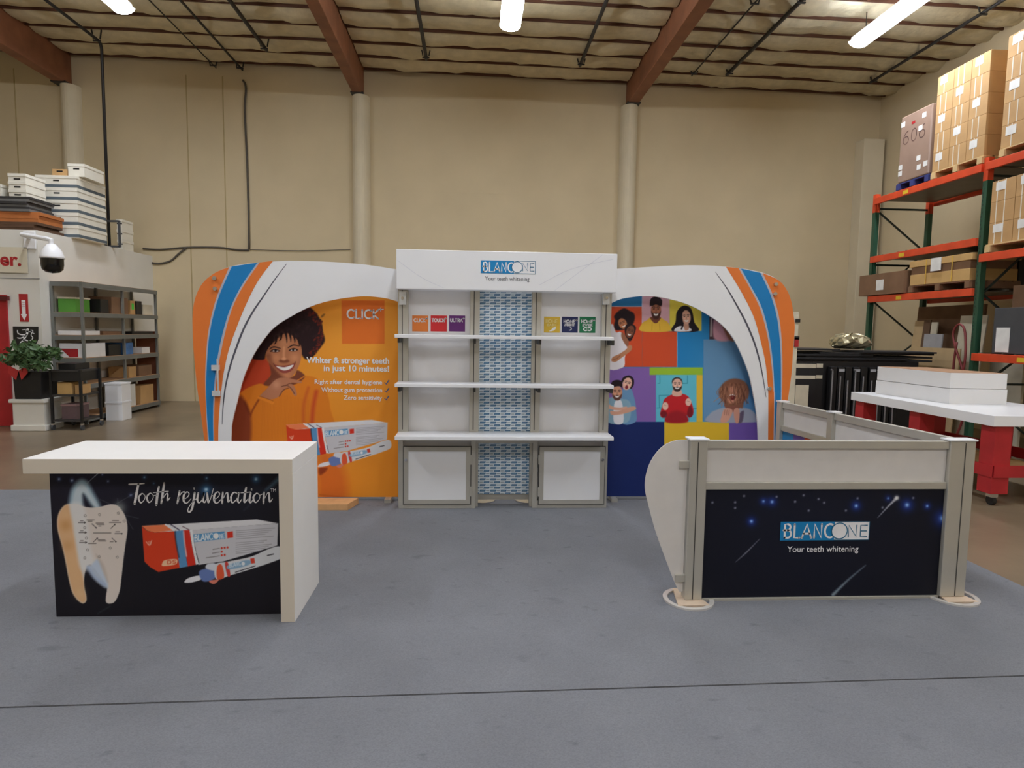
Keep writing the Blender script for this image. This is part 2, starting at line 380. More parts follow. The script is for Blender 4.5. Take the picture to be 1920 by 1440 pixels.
# ---------------------------------------------------------------- fluorescent lamps
m_lens = M('lamp_lens', (255, 250, 240), .4, emit=(LAMP_RGB, LAMP))
m_hous = M('lamp_housing', (225, 225, 220), .5)
def lamp(X, Yc, label):
    z = 6.6; t = thing('ceiling_lamp', label, 'lamp', (X, Yc, z), 'fluorescent strip lamps under the roof')
    y0, y1 = Yc - 1.22, Yc + 1.22
    obj('housing', BX(X - .13, X + .13, y0, y1, z + .06, z + .13), m_hous, t)
    p = [(X + .17 * math.cos(a), z + .06 + .09 * math.sin(a)) for a in np.linspace(PI, 2 * PI, 9)]
    obj('diffuser', MB().prism(p, y0, y1, 'y'), m_lens, t)
    for yy in (y0 - .006, y1 + .006): obj('end_cap', MB().prism([(X + (q[0] - X) * 1.04, z + .07 + (q[1] - z - .06) * 1.04) for q in p], yy - .004, yy + .004, 'y'), m_hous, t)
    for yy in (y0 + .2, y1 - .2): obj('hanger_rod', MB().cyl((X, yy, z + .13), (X, yy, zc(X) + .1), .008, 6), m_pipe, t)
lamp(.57, 9.66, 'lit fluorescent strip lamp in the bay above the display unit')
lamp(6.53, 9.7, 'lit fluorescent strip lamp beside the pallet rack loads')
lamp(-5.55, 9.65, 'lit fluorescent strip lamp in the bay next to the office')
for X, nm in ((-5.55, 'left of the booth carpet'), (.57, 'above the middle of the booth carpet'), (6.53, 'above the white topped red table')):
    lamp(X, 3.4, 'lit fluorescent strip lamp hanging ' + nm)
    lamp(X, -2.8, 'unseen strip lamp added behind for front light, in line with ' + {'left of the booth carpet': 'the office bay lamp', 'above the middle of the booth carpet': 'the display unit lamp'}.get(nm, 'the rack lamp'))  # unseen row behind the camera, added to light the booth fronts

# ---------------------------------------------------------------- carpet
m_carp = M('grey_carpet', (130, 132, 137), .95, var=.06, scale=2.2, bump=.35, bscale=420, spec=.1)
def stain(m):
    nt = m.node_tree; b = nt.nodes['Principled BSDF']; src = b.inputs['Base Color'].links[0].from_socket
    tc = nt.nodes.new('ShaderNodeTexCoord'); mp = nt.nodes.new('ShaderNodeMapping'); mp.inputs['Scale'].default_value = (1, 1.6, 1); nt.links.new(tc.outputs['Object'], mp.inputs[0])
    out = src
    for sc, lo, hi, amt, det in ((2.6, .66, .74, .2, 3), (7.5, .66, .76, .22, 2), (140, .35, .8, .22, 1)):
        n = nt.nodes.new('ShaderNodeTexNoise'); n.inputs['Scale'].default_value = sc; n.inputs['Detail'].default_value = det; nt.links.new(mp.outputs[0], n.inputs['Vector'])
        r = nt.nodes.new('ShaderNodeValToRGB'); r.color_ramp.elements[0].position = lo; r.color_ramp.elements[1].position = hi
        r.color_ramp.elements[0].color = (1, 1, 1, 1); r.color_ramp.elements[1].color = (1 - amt, 1 - amt, 1 - amt * .9, 1); nt.links.new(n.outputs[0], r.inputs[0])
        x = nt.nodes.new('ShaderNodeMix'); x.data_type = 'RGBA'; x.blend_type = 'MULTIPLY'; x.inputs[0].default_value = 1
        nt.links.new(out, x.inputs[6]); nt.links.new(r.outputs[0], x.inputs[7]); out = x.outputs[2]
    nt.links.new(out, b.inputs['Base Color'])
stain(m_carp)
def carpet(poly, label):
    return single('carpet', MB().prism(poly, .0005, .011, 'z'), m_carp, label, 'carpet')
sA = onz(0, 1331); sB = onz(1920, 1271); k = (sB[1] - sA[1]) / (sB[0] - sA[0]); ys = lambda x: sA[1] + k * (x - sA[0])
carpet([(-5.6, ys(-5.6) + .006), (3.74, ys(3.74) + .006), (3.74, 6.6), (-5.6, 6.6)], 'grey exhibition carpet strip under the counter and display stand')
carpet([(-5.6, -1.2), (3.74, -1.2), (3.74, ys(3.74) - .006), (-5.6, ys(-5.6) - .006)], 'grey carpet strip in front of the seam, bare of furniture')
ZC = .011

# ================================================================== DISPLAY STAND
m_alu = M('satin_aluminium', (196, 193, 183), .42, .45, var=.03)
m_groove = M('groove_dark', (70, 68, 64), .6)
m_panel = M('white_panel', (236, 235, 236), .5, var=.015)
m_blue = M('logo_blue', (0, 133, 196), .5, var=.01); m_dblue = M('logo_outline', (30, 112, 150), .5)
m_ink = M('grey_ink', (74, 76, 84), .6); m_wink = M('white_ink', (244, 244, 246), .55)
m_chrome = M('chrome', (214, 214, 218), .18, .9, var=.02)
m_clear = M('clear_acrylic', (220, 224, 228), .15, .3)

def logo(parent, x0, y0, x1, y1, Y, dark=False):
    """blue and white word mark in a box with outlined right half"""
    X0, X1, Z0, Z1 = rect(x0, y0, x1, y1, Y); W = x1 - x0; H = y1 - y0; xm = X0 + (X1 - X0) * .605; t = (Z1 - Z0) * .035
    obj('logo_field', BX(X0, xm, Y - .001, Y, Z0, Z1), m_blue, parent)
    obj('logo_field', BX(xm, X1, Y - .001, Y, Z0, Z1), m_wink, parent)
    fr = MB()
    for a, b, c, d in ((xm, X1, Z0, Z0 + t), (xm, X1, Z1 - t, Z1), (X1 - t, X1, Z0, Z1)): fr.box(a, b, Y - .0016, Y - .0008, c, d)
    obj('logo_border', fr, m_dblue, parent)['kind'] = 'stuff'
    word_mesh('lettering', 'BLANC', x0 + W * .045, y0 + H * .14, x0 + W * .60, y1 - H * .14, Y - .002, H * .105, m_wink, parent)
    o = (x0 + W * .665, (y0 + y1) / 2); r = H * .42
    R0 = rect(o[0] - r, o[1] - r, o[0] + r, o[1] + r, Y - .003); mx, mz = (R0[0] + R0[1]) / 2, (R0[2] + R0[3]) / 2; rr = (R0[1] - R0[0]) / 2
    obj('letter_disc', MB().add([(mx + rr * math.cos(a), Y - .0025, mz + rr * math.sin(a)) for a in np.arange(28) * PI / 14], [tuple(range(28))]), m_wink, parent)
    ring = MB(); ribbon(ring, [(mx + rr * math.cos(a), mz + rr * math.sin(a)) for a in np.arange(33) * PI / 16], t * 1.6, lambda a, b: (a, Y - .003, b), False)
    obj('lettering', ring, m_dblue, parent)
    word_mesh('lettering', 'NE', x0 + W * .76, y0 + H * .2, x0 + W * .975, y1 - H * .2, Y - .002, H * .06, m_dblue, parent)

YU = 5.895
def ux(x, Y=YU): return ony(x, 750, Y)[0]
un = thing('display_unit', 'white shelving unit with logo header and two white cabinet doors', 'display unit', (.32, 6.0, ZC))
hX0, hX1, hZ0, hZ1 = rect(743, 471.5, 1157, 545, 5.75)
obj('header', BX(hX0, hX1, 5.75, 6.16, hZ0, hZ1), m_white, un, bevel=.004)
logo(un, 901.5, 489, 1004, 513, 5.749)
text_mesh('lettering', 'Your teeth whitening', 909.5, 519, 992.6, 528.5, 5.748, m_ink, un)
for pts in ([(745, 488), (790, 520), (832, 540)], [(1010, 535), (1070, 505), (1150, 486)], [(1040, 545), (1100, 500), (1130, 478)]):
    mb = MB(); ribbon(mb, [tuple(ony(x, y, 5.749)[[0, 2]]) for x, y in smooth(pts, False, 5)], .003, lambda a, b: (a, 5.749, b), False)
    obj('printed_line', mb, M('pale_line', (214, 216, 226), .6), un)
zT = hZ0 + .02
ups = [(745.6, 764.7), (880, 898), (995.7, 1013), (1126, 1143.3)]
for a, b in ups:
    xa, xb = ux(a), ux(b); u = obj('upright', BX(xa, xb, YU + .03, YU + .09, ZC, zT), m_alu, un, bevel=.003)
    xm = xa + (xb - xa) * .42
    obj('groove', BX(xm - .004, xm + .004, YU + .028, YU + .04, .75, zT), m_groove, u)
for a, b in ((764.7, 880), (1013, 1126)):
    obj('back_panel', BX(ux(a) - .01, ux(b) + .01, YU + .10, YU + .115, .70, zT), m_panel, un)
# pattern strip
sx0, sx1 = ux(896, 6.0), ux(998, 6.0); szb = ony(945, 926, 6.0)[2]
obj('pattern_board', BX(sx0, sx1, 6.001, 6.015, szb, zT), m_panel, un)
st = Sheet(sx0, sx1, szb, zT, 5.999, .0034, (222, 232, 240))
for r in range(74):
    y = 546 + r * 5.32
    for cidx in range(-1, 6):
        x = 897 + cidx * 19.7 + (r % 2) * 7.2
        yy = y + (x - 945) * .002
        st.poly([(x + 3.2, yy), (x + 13.6, yy), (x + 12.6, yy + 3.3), (x + 2.4, yy + 3.3)], (38, 92, 138), None, False)
        st.line([(x + 4.2, yy + 1.7), (x + 11.4, yy + 1.7)], .9, (160, 190, 210), sm=False)
        st.line([(x + 15, yy + 1.7), (x + 20, yy + 1.7)], 1.6, (120, 140, 152), sm=False, alpha=.75)
st.build('pattern_print', un)
# cabinets
zk = 1.7 - 211 * 5.67 / 1190
for side, (a, b) in enumerate(((746.6, 893), (1001, 1142.3))):
    xa, xb = ux(a, 5.87), ux(b, 5.87)
    cb = MB()
    for q in ((xa, xa + .045), (xb - .045, xb)): cb.box(*q, 5.872, 5.92, ZC, zk)
    cb.box(xa + .045, xb - .045, 5.872, 5.92, ZC, ZC + .07); cb.box(xa + .045, xb - .045, 5.872, 5.92, zk - .045, zk)
    obj('cabinet_frame', cb, m_alu, un, bevel=.002)['kind'] = 'stuff'
    obj('cabinet_body', BX(xa + .01, xb - .01, 5.921, 6.12, ZC + .01, zk - .002), m_panel, un)
    dx0, dx1, dz0, dz1 = rect(*((757, 844 - 6, 882, 945) if side == 0 else (1011, 844 - 6, 1133, 945)), 5.865)
    d = MB(); w_ = .042
    d.box(dx0, dx1, 5.862, 5.878, dz0, dz0 + w_); d.box(dx0, dx1, 5.862, 5.878, dz1 - w_, dz1); d.box(dx0, dx0 + w_, 5.862, 5.878, dz0 + w_, dz1 - w_); d.box(dx1 - w_, dx1, 5.862, 5.878, dz0 + w_, dz1 - w_)
    do = obj('cabinet_door', d, m_alu, un)
    gz = MB().box(dx0 - .008, dx1 + .008, 5.8705, 5.8715, dz0 - .008, dz1 + .008); obj('door_gap', gz, m_groove, un)
    obj('door_panel', BX(dx0 + w_ - .002, dx1 - w_ + .002, 5.866, 5.876, dz0 + w_, dz1 - w_), m_white, do)
    lx = dx0 + .02 if side == 0 else dx1 - .02
    obj('lock', MB().cyl((lx, 5.85, dz1 - .12), (lx, 5.865, dz1 - .12), .013, 12), m_chrome, do)
    hx = dx1 + .004 if side == 0 else dx0 - .004
    for zz in (dz0 + .12, dz1 - .12): obj('hinge', BX(hx - .008, hx + .008, 5.855, 5.87, zz - .045, zz + .045), m_alu, do)
xa, xb = ux(893, 5.87), ux(1001, 5.87)
obj('cross_rail', BX(xa, xb, 5.872, 5.92, zk - .06, zk), m_alu, un)
obj('cross_rail', BX(xa, xb, 6.016, 6.05, szb - .06, szb), m_alu, un)
obj('counter_shelf', MB().prism([(ony(739.7, 826, 5.67)[0], 5.67), (ony(1150.9, 826, 5.67)[0], 5.67), (ux(1143.3) + .0, 5.985), (ux(745.6), 5.985)], zk, zk + .034, 'z'), m_white, un, bevel=.004)
for yy, hgt in ((636, .03), (728, .03)):
    z0 = 1.7 - (yy - 617) * 5.67 / 1190
    s_ = obj('shelf', MB().prism([(ony(739.7, yy, 5.67)[0], 5.67), (ony(1151, yy, 5.67)[0], 5.67), (ux(1143.3), YU + .03), (ux(745.6), YU + .03)], z0, z0 + hgt, 'z'), m_white, un, bevel=.003)
    for bx_ in (750, 889, 1009, 1143):
        q = ux(bx_, 5.8); obj('shelf_bracket', BX(q - .012, q + .012, 5.72, YU + .03, z0 - .045, z0), m_groove, s_)
for fx in (904, 990):
    q = onz(fx, 938, ZC); obj('foot_plate', MB().cyl((q[0], q[1], ZC), (q[0], q[1], ZC + .01), .13, 24), m_chrome, un)
for fx in (755, 1137):
    q = ony(fx, 559, YU - .01); obj('acrylic_clip', BX(q[0] - .03, q[0] + .03, YU - .02, YU + .03, q[2] - .06, q[2] + .06), m_clear, un)
    obj('clip_bolt', MB().cyl((q[0], YU - .03, q[2]), (q[0], YU - .02, q[2]), .013, 12), m_chrome, un)
# printed product tiles
def tile(x0, y0, x1, y1, rgb, words, extra=None):
    Y = YU + .098; X0, X1, Z0, Z1 = rect(x0, y0, x1, y1, Y)
    t = obj('product_tile', BX(X0, X1, Y, Y + .002, Z0, Z1), M('tile_%d_%d_%d' % rgb, rgb, .5, var=.02), un)
    W = x1 - x0; H = y1 - y0
    for wd, u0_, v0, u1_, v1, ink in words:
        word_mesh('lettering', wd, x0 + W * u0_, y0 + H * v0, x0 + W * u1_, y0 + H * v1, Y - .0012, H * .05, ink, t)
    if extra is not None: extra(t, x0, y0, W, H, Y)
def moon(t, x0, y0, W, H, Y):
    X0, X1, Z0, Z1 = rect(x0 + W * .4, y0 + H * .66, x0 + W * .62, y0 + H * .86, Y); cx, cz, r = (X0 + X1) / 2, (Z0 + Z1) / 2, (X1 - X0) / 2
    P = [(cx + r * math.cos(a), cz + r * math.sin(a)) for a in np.linspace(-2.2, 2.2, 14)] + [(cx - .25 * r + .72 * r * math.cos(a), cz + .1 * r + .72 * r * math.sin(a)) for a in np.linspace(2.0, -2.0, 12)]
    obj('symbol', MB().add([(a, Y - .0012, b) for a, b in P], [tuple(range(len(P)))]), m_wink, t)
def loops(t, x0, y0, W, H, Y):
    for u in (.38, .62):
        X0, X1, Z0, Z1 = rect(x0 + W * (u - .12), y0 + H * .68, x0 + W * (u + .12), y0 + H * .86, Y); mb = MB()
        ribbon(mb, [((X0 + X1) / 2 + (X1 - X0) / 2 * math.cos(a), (Z0 + Z1) / 2 + (Z1 - Z0) / 2 * math.sin(a)) for a in np.linspace(.5, 5.8, 16) + (PI if u > .5 else 0)], .012, lambda a, b: (a, Y - .0012, b), False)
        obj('symbol', mb, m_wink, t)
def leaf_sym(t, x0, y0, W, H, Y):
    P = [ony(x0 + W * u, y0 + H * v, Y - .0012) for u, v in ((.3, .92), (.45, .82), (.55, .7), (.75, .62), (.72, .78), (.6, .88), (.45, .92))]
    obj('symbol', MB().add(P, [tuple(range(len(P)))]), m_wink, t)
cream = M('cream_ink', (246, 226, 150), .6)
tile(773, 591.5, 803, 621.5, (236, 132, 56), [('CLICK', .1, .2, .82, .4, m_wink), ('+', .84, .1, .98, .28, m_wink)])
tile(807.5, 591.5, 838, 621.5, (218, 42, 48), [('TOUCH', .08, .2, .84, .4, m_wink), ('+', .85, .1, .98, .28, m_wink)])
tile(842, 591.5, 872, 621.5, (104, 38, 120), [('ULTRA', .08, .2, .84, .4, m_wink), ('+', .85, .1, .98, .28, m_wink)])
tile(1020, 594, 1050, 623.5, (226, 188, 62), [('HOME', .12, .18, .82, .38, cream), ('EASY', .2, .46, .75, .58, cream)], leaf_sym)
tile(1053.5, 594, 1083.5, 623.5, (26, 38, 92), [('HOME', .12, .2, .82, .38, m_wink), ('NIGHT', .18, .44, .8, .58, m_wink), ('+', .85, .14, .97, .3, m_wink)], moon)
tile(1086.5, 594, 1116.5, 624, (18, 122, 78), [('HOME', .12, .2, .82, .38, m_wink), ('EVER', .2, .46, .8, .6, m_wink), ('+', .85, .14, .97, .3, m_wink)], loops)

# ---------------------------------------------------------------- fabric backdrops and arches
YB, YA = 6.16, 6.02
def product_art(s, T, k):
    """carton with slanted logo and a syringe, described in its own drawing units"""
    s.T = T; s.k = k
    s.poly([(100, 665), (370, 650), (1450, 588), (1700, 635), (690, 715), (250, 742)], (224, 224, 228), None, False)
    s.poly([(100, 665), (370, 650), (480, 715), (250, 742), (160, 720)], (240, 130, 84), 8, False)
    s.poly([(100, 672), (160, 722), (250, 742), (490, 725), (520, 940), (545, 1155), (295, 1205), (200, 1150), (132, 1085)], (216, 66, 34), 6, False)
    s.poly([(690, 712), (1700, 635), (1690, 895), (1060, 1080), (765, 1122)], (204, 204, 210), None, False)
    s.poly([(480, 725), (585, 715), (600, 930), (640, 1140), (545, 1158)], (92, 148, 196), None, False)
    s.poly([(585, 715), (660, 712), (690, 900), (735, 1120), (640, 1142), (605, 940)], (214, 52, 36), None, False)
    s.poly([(660, 712), (695, 710), (722, 920), (772, 1112), (735, 1120), (690, 900)], (236, 236, 240), None, False)
    s.line([(490, 730), (500, 850), (535, 1030)], 16, (40, 30, 40), 14, .7); s.line([(590, 730), (600, 860), (625, 1020)], 16, (230, 230, 240), 14, .8)
    s.line([(740, 990), (770, 1100)], 9, (40, 40, 50)); s.line([(380, 650), (480, 716)], 20, (240, 240, 246)); s.line([(440, 648), (540, 712)], 12, (60, 50, 80)); s.line([(580, 672), (660, 712)], 8, (80, 40, 50))
    s.poly([(705, 765), (1070, 728), (1080, 815), (712, 855)], (88, 150, 196), None, False)
    s.text('BLANC', 722, 775, 930, 842, 12, (240, 243, 246), -22)
    s.ell(970, 782, 34, 34, (240, 243, 246)); s.text('NE', 1015, 762, 1066, 812, 8, (226, 234, 240), -6)
    s.poly([(1100, 735), (1168, 727), (1172, 800), (1104, 810)], (214, 54, 38), None, False)
    for r, n in ((0, 3), (1, 1), (2, 2)):
        for i in range(n): s.ell(1038 + i * 34, 925 + r * 42 - i * 4, 12, 13, (206, 58, 40))
        s.line([((935, 940), (930, 985), (855, 1040))[r], (1010, 928 + r * 44)], 9, (90, 84, 84), alpha=.7)
    for j in range(12):
        if j != 5: s.line([(1205, 722 + j * 24), (1660 - (j * 37 % 130), 690 + j * 23.5)], 6, (130, 128, 134), alpha=.75)
    s.line([(150, 850), (190, 890), (215, 835)], 7, (246, 200, 180)); s.ell(190, 868, 24, 30, (246, 200, 180), alpha=.4)
    s.poly([(340, 1100), (375, 1065), (505, 1055), (510, 1105), (460, 1125), (345, 1135)], (238, 196, 160), 6); s.text('DS', 400, 1072, 500, 1112, 9, (216, 66, 34), -8)
    # syringe
    s.poly([(600, 1318), (650, 1275), (790, 1245), (800, 1290), (700, 1325), (620, 1332)], (232, 232, 238), 6)
    s.poly([(770, 1205), (850, 1165), (950, 1170), (970, 1260), (900, 1310), (810, 1310)], (106, 128, 186), 16)
    s.poly([(850, 1160), (870, 1112), (960, 1105), (985, 1170), (940, 1190)], (214, 218, 228), 12)
    s.poly([(890, 1310), (1000, 1295), (970, 1335), (930, 1345)], (220, 130, 110), 8)
    s.poly([(960, 1120), (1100, 1085), (1380, 1025), (1600, 930), (1720, 905), (1760, 960), (1740, 1040), (1600, 1100), (1450, 1150), (1140, 1245), (975, 1290)], (216, 218, 222), 8)
    s.poly([(985, 1140), (1040, 1125), (1065, 1265), (985, 1288)], (222, 92, 58), 8); s.poly([(1075, 1105), (1110, 1095), (1140, 1240), (1105, 1250)], (206, 70, 64), 6)
    s.poly([(1120, 1120), (1350, 1065), (1360, 1120), (1130, 1175)], (140, 176, 204), 14); s.ell(1290, 1108, 20, 22, (230, 234, 238)); s.text('BLANC', 1130, 1105, 1262, 1150, 7, (214, 226, 236), -26)
    s.poly([(1372, 1050), (1420, 1040), (1430, 1100), (1385, 1108)], (214, 70, 50), None, False)
    s.line([(1200, 1208), (1430, 1135)], 10, (40, 38, 46)); s.line([(1575, 1012), (1645, 995)], 12, (40, 38, 46), sm=False)

lb = thing('fabric_backdrop', 'orange printed fabric backdrop with smiling woman and CLICK lettering', 'backdrop', (-1.5, YB, ZC))
bX0, bX1 = ony(398, 750, YB)[0], ux(748, YB); bZ1 = ony(690, 540, YB)[2]; bZ0 = .045
obj('frame', BX(bX0, bX1, YB + .002, YB + .05, bZ0, bZ1), m_alu, lb)
for fx in (bX0 + .3, bX1 - .1): obj('foot', BX(fx - .03, fx + .03, YB - .1, YB + .14, ZC, bZ0), m_alu, lb)
s = Sheet(bX0, bX1, bZ0, bZ1, YB, .0052, (233, 146, 44))
s.glow(640, 640, 110, (240, 160, 56), .8); s.glow(700, 600, 80, (240, 164, 62), .7)
s.poly([(600, 850), (640, 870), (650, 935), (600, 940)], (216, 100, 40), 20, True, .7)
s.z(430, 560, 5.333)
s.poly([(180, 560), (350, 590), (430, 700), (400, 800), (330, 880), (90, 960), (60, 800)], (196, 70, 40), 30)
# sweater
s.poly([(130, 925), (300, 850), (380, 880), (560, 900), (690, 800), (750, 770), (880, 800), (960, 900), (1010, 1100), (1020, 1500), (0, 1500), (60, 1050)], (224, 128, 36), 14)
s.poly([(95, 980), (150, 1010), (215, 1180), (190, 1500), (0, 1500), (40, 1150)], (140, 62, 34), 40)
s.line([(300, 1000), (240, 1100), (208, 1175)], 16, (150, 66, 28), 16); s.line([(150, 1030), (200, 1150)], 18, (120, 50, 26), 20, .8)
for i in range(34): s.line([(330 + i * 14, 960 + abs(i - 14) * 3), (322 + i * 14, 1400)], 4, (206, 110, 30), 4, .45, False)
s.line([(790, 890), (745, 1060), (740, 1230)], 26, (206, 92, 40), 30, .85); s.line([(870, 930), (840, 1080), (825, 1240)], 38, (204, 74, 40), 34, .85)
# neck
s.poly([(400, 640), (480, 730), (560, 790), (650, 770), (680, 715), (755, 772), (700, 835), (600, 870), (400, 875), (345, 850), (415, 760)], (124, 66, 46), 12)
s.line([(750, 776), (690, 812), (640, 832)], 10, (222, 128, 40), 6)
# hair
s.poly([(215, 590), (290, 612), (350, 605), (370, 540), (420, 480), (560, 420), (690, 470), (725, 560), (770, 608), (840, 575), (900, 500), (955, 420), (935, 330), (925, 250), (880, 160), (810, 90), (730, 70), (600, 110), (480, 190), (380, 290), (300, 400), (240, 510)], (44, 26, 30), 16)
rg = np.random.RandomState(5)
for i in range(130):
    t = i / 130; a = -1.15 + 2.05 * t; cx, cy = 640 + 275 * math.cos(a) + rg.randn() * 16, 345 + 270 * math.sin(a) + rg.randn() * 14
    s.ell(cx, cy, 11 + 6 * rg.rand(), 9, ((44, 26, 30), (126, 42, 28), (90, 34, 30))[i % 3], rg.rand() * 3, 8, .85)
for i in range(70): s.ell(640 + rg.randn() * 130, 260 + rg.randn() * 80, 26, 10, ((60, 38, 42), (30, 18, 22))[i % 2], rg.rand() * 3, 14, .5)
# face
s.poly([(455, 425), (560, 345), (650, 385), (700, 440), (724, 510), (718, 590), (700, 660), (668, 725), (630, 775), (580, 800), (530, 782), (480, 735), (420, 665), (378, 605), (366, 550), (400, 480)], (190, 122, 84), 10)
s.poly([(370, 560), (420, 560), (450, 660), (500, 740), (580, 795), (520, 785), (430, 690), (378, 610)], (146, 84, 58), 30, True, .8)
s.glow(545, 430, 70, (222, 158, 116), .7); s.glow(470, 590, 48, (218, 150, 108), .7); s.glow(650, 590, 46, (222, 156, 114), .7); s.glow(575, 765, 34, (212, 142, 102), .7)
s.line([(548, 490), (545, 560), (548, 600)], 22, (230, 168, 126), 22, .8)
s.ell(548, 625, 52, 18, (128, 68, 48), 0, 18, .85); s.ell(545, 603, 24, 16, (230, 166, 124), 0, 14, .8)
s.line([(400, 505), (445, 482), (510, 498)], [6, 13, 8], (46, 26, 24), 6); s.line([(588, 490), (640, 464), (694, 474)], [8, 13, 6], (46, 26, 24), 6)
s.ell(458, 522, 46, 15, (92, 52, 40), 0, 10); s.ell(462, 522, 32, 10, (228, 214, 206)); s.ell(462, 521, 13, 12, (34, 20, 20)); s.line([(412, 528), (455, 507), (505, 524)], 8, (30, 18, 18))
s.ell(640, 514, 42, 14, (92, 52, 40), 0, 10); s.ell(638, 515, 28, 9, (228, 214, 206)); s.ell(638, 513, 12, 11, (34, 20, 20)); s.line([(598, 520), (640, 498), (684, 512)], 8, (30, 18, 18))
s.poly([(450, 662), (520, 672), (600, 662), (655, 645), (640, 700), (590, 738), (530, 742), (485, 712)], (150, 70, 62), 8)
s.poly([(470, 674), (550, 686), (640, 660), (612, 700), (555, 718), (510, 706)], (240, 236, 234), 5)
s.line([(442, 650), (455, 672)], 8, (110, 56, 44), 8); s.line([(660, 632), (655, 655)], 8, (110, 56, 44), 8)
for x0_, y0_, x1_, y1_ in ((470, 410, 450, 455), (520, 380, 500, 420), (560, 350, 575, 440), (600, 360, 615, 430), (640, 380, 655, 440), (690, 430, 700, 475), (430, 420, 400, 470)):
    s.line([(x0_, y0_ - 30), ((x0_ + x1_) / 2 + 6, (y0_ + y1_) / 2), (x1_, y1_)], [26, 16, 5], (40, 24, 26), 6)
# hand
s.poly([(300, 990), (370, 905), (470, 805), (555, 790), (620, 800), (720, 828), (705, 846), (620, 842), (650, 880), (676, 955), (650, 968), (610, 905), (575, 890), (540, 925), (500, 975), (430, 1005)], (188, 124, 92), 8)
s.glow(470, 860, 40, (218, 160, 128), .7); s.line([(520, 880), (575, 868), (620, 900), (650, 950)], 7, (100, 54, 40), 6); s.line([(560, 870), (600, 850), (640, 850)], 6, (100, 54, 40), 6); s.line([(500, 975), (540, 915), (590, 895)], 8, (110, 56, 38), 8)
s.line([(298, 990), (360, 1010), (432, 1042)], 30, (232, 138, 44), 8); s.line([(300, 975), (370, 998), (436, 1022)], 5, (160, 76, 30), 6)
# orange square and product
s.z(340, 460, 2.881); s.poly([(865, 297), (1098, 297), (1098, 532), (868, 532)], (228, 116, 44), None, False)
product_art(s, lambda x, y: (540 + (.856 * x - 110.6) / 7.2, 760 + (.856 * y - 308) / 7.2), .856 / 7.2)
s.z(540, 760, 7.2); s.poly([(420, 850), (530, 845), (500, 900), (430, 940)], (150, 62, 30), 30); s.line([(430, 1210), (900, 1250), (1460, 1275)], 18, (190, 90, 30), 20, .6)
s.build('fabric_print', lb)
word_mesh('lettering', 'CLICK', 651, 581, 709, 597, YB - .003, 3.2, m_wink, lb); word_mesh('lettering', '+', 708, 574, 720, 586, YB - .003, 1.8, m_wink, lb)
text_mesh('lettering', 'Whiter & stronger teeth', 574.5, 670, 729.5, 685, YB - .003, m_wink, lb, .028)
text_mesh('lettering', 'in just 10 minutes!', 607, 685, 729.5, 700, YB - .003, m_wink, lb, .028)
for t_, x_, y_ in (('Right after dental hygiene', 590, 712), ('Without gum protection', 602.5, 727), ('Zero sensitivity', 644.5, 741.5)):
    text_mesh('lettering', t_, x_, y_, 716.5, y_ + 11, YB - .003, m_wink, lb, .016)
    mb = MB(); ribbon(mb, [tuple(ony(x, y, YB)[[0, 2]]) for x, y in ((721, y_ + 5), (724, y_ + 8.5), (729.5, y_ + .5))], .010, lambda a, b: (a, YB - .003, b), False)
    obj('tick_mark', mb, M('tick_blue', (52, 92, 150), .6), lb)

rb = thing('fabric_backdrop', 'multicoloured printed fabric backdrop with photos of laughing people', 'backdrop', (1.9, YB, ZC))
cX0, cX1 = ux(1135, YB), ony(1452, 750, YB)[0]; cZ1 = ony(1200, 540, YB)[2]
obj('frame', BX(cX0, cX1, YB + .002, YB + .05, bZ0, cZ1), m_alu, rb)
for fx in (cX0 + .1, cX1 - .3): obj('foot', BX(fx - .03, fx + .03, YB - .1, YB + .14, ZC, bZ0), m_alu, rb)
s = Sheet(cX0, cX1, bZ0, cZ1, YB, .0052, (33, 128, 190))
RD, BL_, PU, NV, YE, GB = (206, 78, 44), (33, 128, 190), (131, 98, 170), (26, 42, 98), (222, 182, 48), (98, 144, 184)
s.rc(1100, 520, 1204, 574, (40, 116, 168)); s.rc(1100, 575, 1204, 688, RD); s.rc(1204, 621, 1269.5, 688, RD)
s.rc(1204, 540, 1255.5, 620.5, (208, 164, 176)); s.rc(1255.5, 540, 1315.5, 620.5, (218, 200, 78))
s.rc(1319, 636.5, 1470, 790.5, GB); s.glow(1370, 700, 60, (112, 158, 196), .6); s.glow(1425, 740, 40, (44, 108, 168), .6)
s.rc(1330, 560, 1420, 636.5, (70, 52, 60)); s.poly([(1340, 636), (1338, 600), (1350, 585), (1366, 600), (1372, 636)], (214, 160, 176), 4); s.poly([(1352, 600), (1366, 596), (1380, 636), (1366, 636)], (150, 96, 74), 4); s.line([(1334, 590), (1333, 630)], 3, (190, 180, 180))
s.rc(1100, 689, 1230, 791, PU); s.rc(1218, 689, 1317.5, 703, (152, 192, 54)); s.rc(1230, 703, 1306, 791, (98, 190, 210)); s.rc(1306, 703, 1317.5, 791, (228, 186, 58))
s.rc(1100, 791, 1245.5, 960, NV); s.rc(1245.5, 791, 1367, 960, YE); s.rc(1367, 791, 1470, 960, (110, 84, 164))
for a in (((1269.7, 621), (1269.7, 688)), ((1143, 574.5), (1204, 574.5)), ((1204, 556), (1204, 620))): s.line(a, .8, (200, 200, 210), sm=False)
